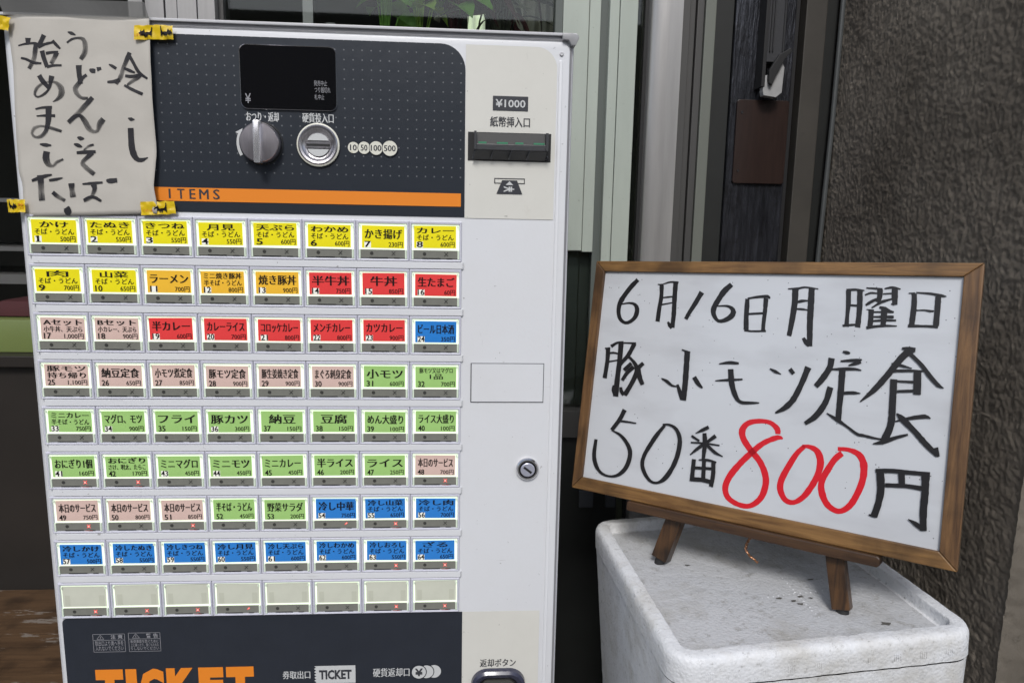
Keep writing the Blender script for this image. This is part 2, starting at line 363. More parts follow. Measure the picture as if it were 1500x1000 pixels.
# coin slot
b = MB(); kx, kz = .3043, 1.5905
b.ring(kx, kz, [(.0222, FY - .0004), (.0222, FY - .0028), (.0205, FY - .0036)], 'cream')
b.ring(kx, kz, [(.0206, FY - .0036), (.0192, FY - .0048), (.0170, FY - .0042), (.0150, FY - .0018), (.0130, FY - .0012)], 'brushed')
coin = part(b, 'coin_slot', mach, smooth=True)
b = MB()
b.disc(kx, kz, .0131, FY - .0011, 'brushed', 40)
for s in (1, -1):
    pts = []
    for i in range(15):
        t = math.asin(.38) + (math.pi - 2 * math.asin(.38)) * i / 14; pts.append((kx + .0118 * math.cos(t), kz + s * .0118 * math.sin(t)))
    prism(b, pts if s == 1 else pts[::-1], FY - .0030, FY - .0012, 'lprint')
sub(b, 'slot_face', coin)
b = MB(); b.rect(kx - .0122, kx + .0122, kz - .0013, kz + .0011, FY - .0026, 'slotblack')
prism(b, [(kx - .0125, kz - .0032), (kx + .0125, kz - .0032), (kx + .0125, kz + .0032), (kx - .0125, kz + .0032)], FY - .0024, FY - .0012, 'brushed')
sub(b, 'slot', coin)

# beige bill panel
b = MB(); flat(b, rrect(.4590, .5556, 1.5176, 1.6968, .022, 8, (0, 0, 1, 0)), FY, 'beige'); bill = part(b, 'bill_panel', mach)
b = MB()
p0, p1 = (0.4878,1.6460), (0.5254,1.6310)
b.rect(p0[0], p1[0], p1[1], p0[1], FY - .0004, 'dgrey')
text(b, '¥1000', p0[0] + .0028, p1[0] - .0028, p1[1] + .0034, p0[1] - .0034, FY - .0007, 'lprint', off=.018, cjk=False)
text_px(b, '紙幣挿入口', (0.4853,1.6144), (0.5277,1.6244), FY - .0004, 'dgrey', bold=.0004)
# banknote direction mark
q0, q1 = (0.4905,1.5609), (0.5236,1.5442); w_ = q1[0] - q0[0]; zt = q0[1]; zb = q1[1]
for rr in ((q0[0], q1[0], zt - .0009, zt), (q0[0], q1[0], zt - .0058, zt - .0049), (q0[0], q0[0] + .0009, zt - .0058, zt), (q1[0] - .0009, q1[0], zt - .0058, zt)):
    b.rect(*rr, FY - .0004, 'dgrey')
b.poly([(q0[0] + .0085, FY - .0007, zt - .0022), (q1[0] - .0085, FY - .0007, zt - .0022), (q1[0] - .0025, FY - .0007, zb), (q0[0] + .0025, FY - .0007, zb)][::-1], 'dgrey')
mx_ = (q0[0] + q1[0]) / 2
b.poly([(mx_ - .0042, FY - .0010, zt - .0072), (mx_ + .0042, FY - .0010, zt - .0072), (mx_, FY - .0010, zt - .0032)], 'lprint')
vs, fs, a_, b_, lo, hi = text_geo('¥', .02)
b.add([(mx_ - .0062 + (hi - vy) / (hi - lo) * .0115, FY - .0010, zb + .0020 + (vx - a_) / (b_ - a_) * .0062) for vx, vy in vs], fs, 'lprint')
sub(b, 'lettering', bill)
# bill slot
s0, s1 = (0.4617,1.6084), (0.5511,1.5786); X0, X1, Z1_, Z0_ = s0[0], s1[0], s0[1], s1[1]
b = MB(); b.rect(X0, X1, Z0_, Z1_, FY - .0004, 'slotblack')
hh = Z1_ - Z0_
bs = part(b, 'bill_slot', mach)
b = MB()
b.box(X0 + .0085, X1 - .0065, FY - .014, FY - .0006, Z0_ + hh * .34, Z0_ + hh * .55, 'plastic')
b.box(X0 + .0065, X0 + .0090, FY - .016, FY - .0006, Z0_ + hh * .34, Z1_ - .0005, 'plastic')
b.box(X1 - .0072, X1 - .0045, FY - .016, FY - .0006, Z0_ + hh * .34, Z1_ - .001, 'plastic')
sub(b, 'feed_lip', bs, bevel=.0006)
b = MB()
M['smoke'] = mat('smoked_clear_plastic', (.07, .068, .062), .15, spec=.6)
b.poly([(X0 + .0092, FY - .003, Z1_ - .001), (X1 - .0074, FY - .003, Z1_ - .001), (X1 - .0074, FY - .011, Z0_ + hh * .56), (X0 + .0092, FY - .011, Z0_ + hh * .56)], 'smoke')
sub(b, 'inner_guide', bs)
b = MB()
for i in range(4):
    gx = X0 + .011 + i * .0195; b.box(gx, gx + .0085 + .003 * (i % 2), FY - .0135, FY - .011, Z0_ + hh * .56, Z0_ + hh * .62, 'greenpl')
sub(b, 'green_sensor_bar', bs)
b = MB()
b.poly([(X0 + .0065, FY - .0125, Z0_ + hh * .33), (X1 - .0055, FY - .0125, Z0_ + hh * .33), (X1 - .0065, FY - .0015, Z0_ + .0012), (X0 + .0045, FY - .0015, Z0_ + .0012)][::-1], 'plastic')
for i in range(4):
    gx = X0 + .007 + i * .0193
    b.add([(gx, FY - .0125, Z0_ + hh * .33), (gx, FY - .0015, Z0_ + .0014), (gx - .003, FY - .006, Z0_ + .0014), (gx + .0012, FY - .0145, Z0_ + hh * .33)], [(0, 1, 2, 3)], 'capdark')
sub(b, 'lower_ramp', bs)
b = MB(); b.ring(X1 - .0052, Z0_ + .0045, [(.0022, FY - .0008), (.0022, FY - .004), (.0010, FY - .0046), (.0002, FY - .003)], 'plastic', 16); sub(b, 'screw', bs, smooth=True)

b = MB(); b.ring(.5600, 1.6905, [(.0022, -.0016), (.0022, -.0026), (.0014, -.0032), (.0002, -.0030)], 'cap_top', 16); part(b, 'door_screw', mach, smooth=True)
# service flap
f0, f1 = (0.4669,1.3573), (0.5501,1.3116)
b = MB(); b.rect(f0[0], f1[0], f1[1], f0[1], -.0018, 'capdark'); b.box(f0[0] + .0011, f1[0] - .0009, -.0030, -.0018, f1[1] + .0013, f0[1] - .0008, 'white'); part(b, 'service_flap', mach)
# cam lock
b = MB(); kx, kz = .5336, 1.2333
b.ring(kx, kz, [(.0132, -.0016), (.0132, -.0045), (.0118, -.0062), (.0102, -.0062), (.0094, -.0048)], 'chrome')
lk = part(b, 'cam_lock', mach, smooth=True)
b = MB(); b.ring(kx, kz, [(.0096, -.0040), (.0086, -.0040), (.0082, -.0068)], 'slotblack'); b.ring(kx, kz, [(.0082, -.0068), (.0074, -.0074), (.0002, -.0074)], 'lockface'); sub(b, 'key_core', lk, smooth=True)
b = MB(); a_ = R_(-38); ca, sa = math.cos(a_), math.sin(a_)
b.poly([(kx + u * ca - v * sa, -.0077, kz + u * sa + v * ca) for u, v in ((-.0056, -.0013), (.0056, -.0013), (.0056, .0013), (-.0056, .0013))], 'slotblack'); sub(b, 'keyhole', lk)

# lower fascia
b = MB(); flat(b, rrect(.0010, .4596, .80, 1.0560, .006, 4, (0, 0, 0, 1)), FY, 'fascia2'); lowf = part(b, 'lower_fascia', mach)
b = MB(); b.rect(.4598, .5522, .80, 1.0558, FY, 'beige'); lowb = part(b, 'return_panel', mach)
b = MB()
text(b, '返却ボタン', *[v for v in ((0.4816,0.9830)[0], (0.5248,0.9819)[0])], (0.4816,0.9834)[1], (0.4815,0.9934)[1], FY - .0004, 'dgrey', bold=.0004); sub(b, 'lettering', lowb)
b = MB()
x0, x1 = (0.0333,0.9899)[0], (0.2139,0.9853)[0]; zt = (0.1178,0.9912)[1]
ws = [.031, .0125, .028, .034, .029, .032]; tot = sum(ws); gap = ((x1 - x0) - tot) / 5; x = x0
for ch, wd in zip('TICKET', ws):
    text(b, ch, x, x + wd, zt - .046, zt, FY - .0004, 'orange', off=.075, cjk=False); x += wd + gap
def lp(px, py): return (0, 0)
text(b, '券取出口', (0.2475,0.9799)[0], (0.2795,0.9791)[0], (0.2473,0.9737)[1], (0.2476,0.9835)[1], FY - .0004, 'lprint', bold=.0004)
text(b, '硬貨返却口', (0.3537,0.9772)[0], (0.3969,0.9761)[0], (0.3536,0.9736)[1], (0.3538,0.9844)[1], FY - .0004, 'lprint', bold=.0004)
# ticket icon with notched left side
t0, t1 = (0.2845,0.9897), (0.3328,0.9669)
pts = [(t0[0] + .002, t1[1]), (t1[0], t1[1]), (t1[0], t0[1]), (t0[0] + .002, t0[1])]
nn_ = 6; zz = (t0[1] - t1[1]) / nn_
for i in range(nn_): pts += [(t0[0], t0[1] - zz * i - .0003), (t0[0] + .0022, t0[1] - zz * (i + .5)), (t0[0], t0[1] - zz * (i + 1) + .0003)]
vs_ = pts; b.poly([(x, FY - .0004, z) for x, z in vs_], 'lprint')
text(b, 'TICKET', t0[0] + .0055, t1[0] - .0045, t1[1] + .0052, t0[1] - .0052, FY - .0007, 'dgrey', off=.04, cjk=False)
# stacked coins mark
yc = (0.4083,0.9794)
for i in (2, 1, 0):
    xx = yc[0] + i * .0090; b.disc(xx, yc[1], .0086 + (.0008 if i < 2 else 0), FY - .0004 - (2 - i) * .0004, 'fascia2'); b.disc(xx, yc[1], .0084, FY - .0006 - (2 - i) * .0004, 'lprint')
text(b, '¥', yc[0] - .0048, yc[0] + .0048, yc[1] - .0050, yc[1] + .0050, FY - .0018, 'dgrey', off=.03, cjk=False)
sub(b, 'lettering', lowf)
# caution boxes
b = MB()
for (c0, c1, ti, ls) in (((0.0336,1.0362), (0.0696,1.0134), '注意', ('取出口より奥へ手を', '入れないでください')), ((0.0734,1.0371), (0.1094,1.0133), '警告', ('転倒事故を防ぐために', '上に乗ったり、強くもたれた', 'りしないでください'))):
    xa, za = c0; xb, zb = c1; zm = za - .0078; t = .0005
    for rr in ((xa, xb, za - t, za), (xa, xb, zb, zb + t), (xa, xb, zm - t / 2, zm + t / 2), (xa, xa + t, zb, za), (xb - t, xb, zb, za)): b.rect(*rr, FY - .0004, 'dprint')
    tx, tz = xa + .0085, zm + .0012
    for (u, v) in (((tx - .004, tz), (tx + .004, tz)), ((tx + .004, tz), (tx, tz + .0055)), ((tx, tz + .0055), (tx - .004, tz))):
        dx, dz = v[0] - u[0], v[1] - u[1]; l_ = math.hypot(dx, dz); px, pz = -dz / l_ * .00025, dx / l_ * .00025
        b.poly([(u[0] - px, FY - .0004, u[1] - pz), (v[0] - px, FY - .0004, v[1] - pz), (v[0] + px, FY - .0004, v[1] + pz), (u[0] + px, FY - .0004, u[1] + pz)], 'dprint')
    b.rect(tx - .0003, tx + .0003, tz + .0009, tz + .0035, FY - .0004, 'dprint')
    text(b, ti[0], xb - .0160, xb - .0105, zm + .0013, zm + .0063, FY - .0004, 'dprint', off=.02); text(b, ti[1], xb - .0080, xb - .0025, zm + .0013, zm + .0063, FY - .0004, 'dprint', off=.02)
    h = (zm - zb - .0025) / len(ls)
    for i, l_ in enumerate(ls): text(b, l_, xa + .0022, xb - .0022, zm - .0012 - h * (i + 1) + .0005, zm - .0012 - h * i, FY - .0004, 'dprint', off=.005)
sub(b, 'caution_marks', lowf)
# coin return push button
b = MB(); r0, r1 = (0.4708,0.9814), (0.5369,0.9236)
o_ = rrect(r0[0], r1[0], r1[1], r0[1], .020, 8); i_ = rrect(r0[0] + .010, r1[0] - .010, r1[1] + .010, r0[1] - .0105, .011, 8)
def lerp(t): return [((1 - t) * p[0] + t * q[0], (1 - t) * p[1] + t * q[1]) for p, q in zip(o_, i_)]
rings = [(o_, FY), (lerp(.06), FY - .006), (lerp(.35), FY - .0085), (lerp(.8), FY - .007), (i_, FY - .0045), (lerp(1.08), FY - .001)]
n = len(o_); vs = [(x, y, z) for pts, y in rings for x, z in pts]
b.add(vs, [(j * n + i, j * n + (i + 1) % n, (j + 1) * n + (i + 1) % n, (j + 1) * n + i) for j in range(len(rings) - 1) for i in range(n)], 'navy')
rb = part(b, 'return_button', mach, smooth=True)
b = MB(); flat(b, lerp(1.06), FY - .0012, 'slotblack'); prism(b, lerp(1.30), FY - .0040, FY - .0013, 'smoke'); sub(b, 'push_plate', rb)

# ------------------------------------------------------------------ menu buttons
CW, RP, CH = .057, .05164, .0432
GX, GZ = 0.0, 1.47
# filler strips between the rows
for r in range(8):
    z1 = GZ - r * RP - .0004; z0 = z1 - (RP - CH) + .0012
    b = MB(); prism(b, [(.0045, z0), (.4572, z0), (.4572, z1), (.0045, z1)], -.0042, -.001, 'white'); b.box(.4573, .4582, -.003, -.001, z0, z1, 'capdark')
    b.box(.0036, .0044, -.003, -.001, z0, z1, 'capdark')  # dark slivers at both ends painted as the strip's shadow
    part(b, 'divider_strip', mach, bevel=.0004)
# shared bezel
b = MB()
def rring(a, c, y0, y1, k):
    (x0, x1, z0, z1), (u0, u1, w0, w1) = a, c
    A = [(x0, z0), (x1, z0), (x1, z1), (x0, z1)]; B = [(u0, w0), (u1, w0), (u1, w1), (u0, w1)]
    b.add([(x, y0, z) for x, z in A] + [(x, y1, z) for x, z in B], [(i, (i + 1) % 4, (i + 1) % 4 + 4, i + 4) for i in range(4)], k)
a0 = (.0003, CW - .0003, 0, CH); a1 = (.0011, CW - .0011, .0008, CH - .0008); a2 = (.0022, CW - .0022, .0018, CH - .0026); a3 = (.0030, CW - .0030, .0026, CH - .0034)
rring(a0, a0, -.0010, -.0034, 'lilac'); rring(a0, a1, -.0034, -.0043, 'lilac'); rring(a1, a2, -.0043, -.0040, 'lilac'); rring(a2, a3, -.0040, -.0020, 'lilac')
bez = b
def bezel_obj(name, loc):
    return bez_mesh_obj(name, loc)
_bm = bez.build('menu_button', None); bez_mesh = _bm.data; bpy.data.objects.remove(_bm)
# shared back light, strip
b = MB(); b.rect(.0030, CW - .0030, .0026, CH - .0034, -.0019, 'backlight'); _o = b.build('x'); bl_mesh = _o.data; bpy.data.objects.remove(_o)
b = MB(); prism(b, [(.0046, .0034), (CW - .0046, .0034), (CW - .0046, .0122), (.0046, .0122)], -.0034, -.0024, 'strip')
b.rect(.0046, CW - .0046, .0026, .0034, -.0022, 'capdark'); b.rect(.014, .034, .0030, .0040, -.0036, 'slotblack'); b.rect(.0405, .0465, .0029, .0038, -.0036, 'slotblack')  # dark line along the bottom painted as shade under the ledge
_o = b.build('x'); st_mesh = _o.data; bpy.data.objects.remove(_o)
# clear cap: side posts and top lip catching the back light
b = MB()
for x0 in (.0030, CW - .0046): b.box(x0, x0 + .0016, -.0044, -.0024, .0027, .0122, 'capedge')
b.box(.0036, .0052, -.0046, -.0030, .0365, .0385, 'capedge'); b.box(CW - .0052, CW - .0036, -.0046, -.0030, .0365, .0385, 'capedge')
_o = b.build('x'); cap_mesh = _o.data; bpy.data.objects.remove(_o)
def lampmesh(lit):
    b = MB(); y = -.0037
    b.disc(.0165, .0082, .0019, y, 'lampoff', 14)
    cx, cz = .0400, .0082; k = 'lampon' if lit else 'lampoff'; h = .0019; t = .0006 if not lit else .0007
    for s in (1, -1):
        b.poly([(cx - h - t / 2, y - .0001 * (s + 1), cz - s * h), (cx - h + t / 2, y - .0001 * (s + 1), cz - s * (h + t / 2)), (cx + h + t / 2, y - .0001 * (s + 1), cz + s * h), (cx + h - t / 2, y - .0001 * (s + 1), cz + s * (h + t / 2))][::s], k)
    if lit: b.disc(cx, cz, .0011 if lit == 1 else .0007, y - .0005, 'lampglow', 10); b.rect(.036, .044, .0029, .0033, -.0040, 'lampreflect')  # lower red bar paints the lamp's reflection on the ledge
    if lit == 2:
        b = MB(); b.disc(.0165, .0082, .0019, y, 'lampoff', 14); b.poly([(cx - .001, y, cz - .0012), (cx + .0022, y, cz + .001), (cx + .0012, y, cz + .0022), (cx - .0012, y, cz)], 'lampon'); b.disc(cx + .0008, cz + .0008, .0007, y - .0005, 'lampglow', 10)
    _o = b.build('x'); me = _o.data; bpy.data.objects.remove(_o); return me
LM = {0: lampmesh(0), 1: lampmesh(1), 2: lampmesh(2)}
SU = 'そば・うどん'
cards = [
 ('Y', 'かけ', SU, '500'), ('Y', 'たぬき', SU, '550'), ('Y', 'きつね', SU, '550'), ('Y', '月見', SU, '550'), ('Y', '天ぷら', SU, '600'), ('Y', 'わかめ', SU, '600'), ('Y', 'かき揚げ', '', '230'), ('Y', 'カレー', SU, '600'),
 ('Y', '肉', SU, '700'), ('Y', '山菜', SU, '650'), ('O', 'ラーメン', '', '700'), ('O', 'ミニ焼き豚丼', '半' + SU, '800'), ('O', '焼き豚丼', '', '900'), ('R', '半牛丼', '', '750'), ('R', '牛丼', '', '850'), ('R', '生たまご', '', '60'),
 ('P', 'Aセット', '小牛丼、天ぷら', '1,000'), ('P', 'Bセット', '小カレー、天ぷら', '900'), ('R', '半カレー', '', '600'), ('R', 'カレーライス', '', '700'), ('R', 'コロッケカレー', '', '800'), ('R', 'メンチカレー', '', '800'), ('R', 'カツカレー', '', '900'), ('B', 'ビール日本酒', '', '350'),
 ('P', '豚モツ', '持ち帰り', '1,100'), ('P', '納豆定食', '', '650'), ('P', '小モツ煮定食', '', '850'), ('P', '豚モツ定食', '', '900'), ('P', '豚生姜焼き定食', '', '900'), ('P', 'まぐろ刺身定食', '', '900'), ('G', '小モツ', '', '600'), ('G', '豚モツ又はマグロ', '1品', '700'),
 ('G', 'ミニカレー', '半' + SU, '750'), ('G', 'マグロ、モツ', '', '900'), ('G', 'フライ', '', '150'), ('G', '豚カツ', '', '300'), ('G', '納豆', '', '150'), ('G', '豆腐', '', '150'), ('G', 'めん大盛り', '', '100'), ('G', 'ライス大盛り', '', '100'),
 ('G', 'おにぎり1個', '', '160'), ('G', 'おにぎり', 'さけ、明太、たらこ', '170'), ('G', 'ミニマグロ', '', '450'), ('G', 'ミニモツ', '', '450'), ('G', 'ミニカレー', '', '450'), ('G', '半ライス', '', '200'), ('G', 'ライス', '', '250'), ('P', '本日のサービス', '', '700'),
 ('P', '本日のサービス', '', '750'), ('P', '本日のサービス', '', '800'), ('P', '本日のサービス', '', '850'), ('G', '半そば・うどん', '', '450'), ('G', '野菜サラダ', '', '200'), ('B', '冷し中華', '', '750'), ('B', '冷し山菜', SU, '650'), ('B', '冷し肉', SU, '700'),
 ('B', '冷しかけ', SU, '500'), ('B', '冷したぬき', SU, '550'), ('B', '冷しきつね', SU, '550'), ('B', '冷し月見', SU, '550'), ('B', '冷し天ぷら', SU, '600'), ('B', '冷しわかめ', SU, '600'), ('B', '冷しおろし', SU, '550'), ('B', 'ざる', SU, '650')] + [('E', '', '', '')] * 8
LIT = {41: 1, 42: 1, 48: 1, 49: 1, 51: 1, 54: 2, 55: 1, 63: 1, 64: 1, 65: 1, 66: 1, 67: 1, 68: 2, 71: 1, 72: 1}
CN = dict(Y='yellow', O='amber', R='red', P='pink', G='green', B='blue', E='blank cream')
LX0, LX1, LZ0, LZ1 = .0058, .0513, .0142, .0380
for i, (ck, t1, t2, pr) in enumerate(cards):
    r, c = divmod(i, 8); num = i + 1
    ox, oz = GX + c * CW, GZ - r * RP
    bo = bpy.data.objects.new('menu_button', bez_mesh); COL.objects.link(bo); bo.parent = mach
    bo.location = Vector((ox, 0, oz)) - mach.location
    lamp = LIT.get(num, 0)
    bo['label'] = ('%s menu button numbered %d, priced %s yen%s' % (CN[ck], num, pr, ', red lamp lit' if lamp else '')) if pr else 'blank cream menu button%s' % (' with its red lamp lit' if lamp else ' with no lamp lit')
    for nm, me in (('back_light', bl_mesh), ('lamp_strip', st_mesh), ('clear_cap', cap_mesh), ('sold_out_lamp', LM[lamp])):
        so_ = bpy.data.objects.new(nm, me); COL.objects.link(so_); so_.parent = bo
    dx, dz = random.uniform(-.0006, .0006), random.uniform(-.0004, .0005)
    b = MB(); x0, x1, z0, z1 = LX0 + dx, LX1 + dx, LZ0 + dz, LZ1 + dz; yc_ = -.0026
    if ck == 'E':
        x0 -= .0012; x1 += .0012; z1 += .001
    b.rect(x0, x1, z0, z1, yc_, ck)
    if ck == 'E':
        M.setdefault('E2', card('blank_card_tab', (.50, .51, .42), .10))
        b.rect(x0 + .0025, x0 + .0080, z0 + .0008, z1 - .011, yc_ - .0002, 'E2'); b.rect(x1 - .0080, x1 - .0022, z0 + .0008, z1 - .011, yc_ - .0002, 'E2')
    tilt = random.uniform(-.010, .010); sub(b, 'menu_card', bo).rotation_euler.y = tilt
    if not t1: continue
    b = MB(); y = yc_ - .0004; xc = (x0 + x1) / 2 + .0003; H = z1 - z0
    wd = {1: .0215, 2: .0285}.get(len(t1), .0395); bd = .00050 if len(t1) <= 4 else .00035
    if t2 == '持ち帰り':
        text(b, t1, xc - .020, xc + .020, z0 + .0160, z0 + .0222, y, 'ink', bold=bd * 1.2); text(b, t2, xc - .020, xc + .020, z0 + .0085, z0 + .0148, y, 'ink', bold=bd * 1.2)
    elif t2 == '1品':
        text(b, t1, xc - .0185, xc + .0185, z0 + .0165, z0 + .0222, y, 'ink', bold=.0002); text(b, t2, xc - .007, xc + .0075, z0 + .0095, z0 + .0155, y, 'ink', bold=bd * 1.2)
    elif t2:
        text(b, t1, xc - wd / 2, xc + wd / 2, z0 + .0156, z0 + .0219, y, 'ink', bold=bd * 1.6)
        text(b, t2, xc - .0198, xc + .0198, z0 + .0083, z0 + .0143, y, 'ink', bold=.00030)
    else:
        text(b, t1, xc - wd / 2, xc + wd / 2, z0 + .0098, z0 + .0198, y, 'ink', bold=bd * 1.7)
    nw = .0064 if num < 10 else .0072; nx = x0 + .0030
    if num in (1, 3, 4, 7, 8, 14, 15, 16, 19, 20, 21, 22, 23, 24, 33, 34, 36, 41, 43, 44, 54, 55, 56, 57, 58, 59, 60, 61, 62, 63, 64, 12, 11, 13, 2):
        b.rect(nx - .0004, nx + nw + .0002, z0 + .0002, z0 + .0068, y + .0002, 'patch')
    if num == 1: b.rect(nx + .0020, nx + .0044, z0 + .0008, z0 + .0070, y - .0002, 'ink'); b.rect(nx + .0008, nx + .0056, z0 + .0006, z0 + .0012, y - .0003, 'ink'); b.rect(nx + .0010, nx + .0022, z0 + .0056, z0 + .0066, y - .0003, 'ink')
    else: text(b, str(num), nx, nx + nw, z0 + .0008, z0 + .0072, y - .0002, 'ink', off=.004, bold=.0005 if num < 10 else .00032, cjk=False)
    pw = {2: .0118, 3: .0152, 5: .0200}[len(pr)]
    text(b, pr + '円', x1 - .0016 - pw, x1 - .0016, z0 + .0010, z0 + .0070, y, 'ink', off=0, bold=.00018)
    sub(b, 'lettering', bo).rotation_euler.y = tilt

# ------------------------------------------------------------------ handwritten paper notice and tapes
def paper_mat():
    m = mat('off_white_paper', (.50, .472, .425), .75, var=.06, vscale=9, bump=.15, bscale=90, dirt=.15, dcol=(.40, .35, .28), dscale=10, dthr=.6)
    return m
M['paper'] = paper_mat()
def edge(pts):
    return [p for p in pts]
LEFT = [(0.0007,1.7097), (0.0011,1.6850), (0.0021,1.6587), (-0.0002,1.6105), (-0.0011,1.5779), (-0.0016,1.5565), (0.0013,1.5434), (0.0004,1.5098)]
RIGHT = [(0.1402,1.7109), (0.1403,1.6898), (0.1395,1.6417), (0.1394,1.6056), (0.1397,1.5759), (0.1357,1.5436), (0.1379,1.5274), (0.1376,1.5160)]
def along(P, t):
    L_ = [0]
    for a, c in zip(P, P[1:]): L_.append(L_[-1] + math.hypot(c[0] - a[0], c[1] - a[1]))
    d = t * L_[-1]
    for i in range(len(P) - 1):
        if d <= L_[i + 1] + 1e-9:
            f = (d - L_[i]) / (L_[i + 1] - L_[i]); return (P[i][0] + f * (P[i + 1][0] - P[i][0]), P[i][1] + f * (P[i + 1][1] - P[i][1]))
    return P[-1]
PN, PM = 40, 30
def paper_y(u, v, x, z):
    y = -.0055
    y -= .0012 * (noise.noise(Vector((x * 16, z * 16, 1)))) + .0006 * noise.noise(Vector((x * 50, z * 50, 2)))
    if u > .9: y -= (u - .9) * .03 * (.4 + abs(math.sin(v * 5)))      # right edge lifts a little
    y += .0025 * max(0, .12 - u) / .12
    return y
pv = []; pf = []
for j in range(PN + 1):
    a, c = along(LEFT, j / PN), along(RIGHT, j / PN)
    for i in range(PM + 1):
        u = i / PM; x = a[0] + (c[0] - a[0]) * u; z = a[1] + (c[1] - a[1]) * u
        pv.append((x, paper_y(u, j / PN, x, z), z))
for j in range(PN):
    for i in range(PM):
        k = j * (PM + 1) + i; pf.append((k, k + PM + 1, k + PM + 2, k + 1))
notice = empty('paper_notice', (.07, 0, 1.515), 'handwritten off-white paper notice taped over the upper left of the ticket machine', 'notice')
b = MB(); b.add(pv, pf, 'paper'); sh = part(b, 'sheet', notice, smooth=True)
sm = sh.modifiers.new('thick', 'SOLIDIFY'); sm.thickness = .0003; sm.offset = 0

def ribbons(lines, place, k, base, step, fadeall, s0=0):
    """brush strokes: every stroke is a strip between two traced edges"""
    vs, fs, uvs, ink = [], [], [], []
    for si, line in enumerate(lines, s0):
        f = line[0] == 'f'; a = [int(q) / 1e4 for q in line[1:].split(',')]; n = len(a) // 4
        off = base + step * si; L_ = 0; pm = None; b0 = len(vs); LL = [0]
        for i in range(n):
            l, r = a[4 * i:4 * i + 2], a[4 * i + 2:4 * i + 4]; mid = ((l[0] + r[0]) / 2, (l[1] + r[1]) / 2)
            if pm: L_ += math.hypot(mid[0] - pm[0], mid[1] - pm[1])
            pm = mid; LL.append(L_)
            c = ((l[0] + r[0]) / 2, (l[1] + r[1]) / 2)
            for q, v_ in ((l, 0), (c, .5), (r, 1)):
                vs.append(place(q[0], q[1], off)); uvs.append((L_ * 40 + si * 3.7, v_ + si * 1.3))
        for i in range(n):
            t = LL[i + 1] / max(L_, 1e-6); d = math.sin(math.pi * t)
            val = 1 - fadeall * d - ((.42 * min(1, t * 1.6)) if f else 0)
            if L_ < .012: val = 1
            ink += [val - .06, val + .05, val - .10]
        for i in range(n - 1):
            for q in (0, 1):
                k0 = b0 + i * 3 + q; fs.append((k0, k0 + 1, k0 + 4, k0 + 3))
    b = MB(); b.add(vs, fs, k); return b, uvs, ink
def characters(data, counts, place, k, base, step, fadeall, parent):
    lines = data.strip().split('\n'); assert sum(counts) == len(lines), (sum(counts), len(lines)); i = 0
    for c in counts:
        b, uvs, ink = ribbons(lines[i:i + c], place, k, base, step, fadeall, i); i += c
        finish(b.build('handwritten_character', parent), uvs, ink)
def finish(o, uvs, ink):
    me = o.data; uvl = me.uv_layers.new(name='uv'); at = me.attributes.new('ink', 'FLOAT', 'POINT')
    for l in me.loops: uvl.data[l.index].uv = uvs[l.vertex_index]
    at.data.foreach_set('value', ink)
def place_paper(x, z, off):
    # find u,v roughly for the sheet's height
    v = max(0, min(1, (LEFT[0][1] - z) / (LEFT[0][1] - LEFT[-1][1]))); a, c = along(LEFT, v), along(RIGHT, v)
    u = max(0, min(1, (x - a[0]) / (c[0] - a[0])))
    return (x, paper_y(u, v, x, z) - .0004 - off, z)
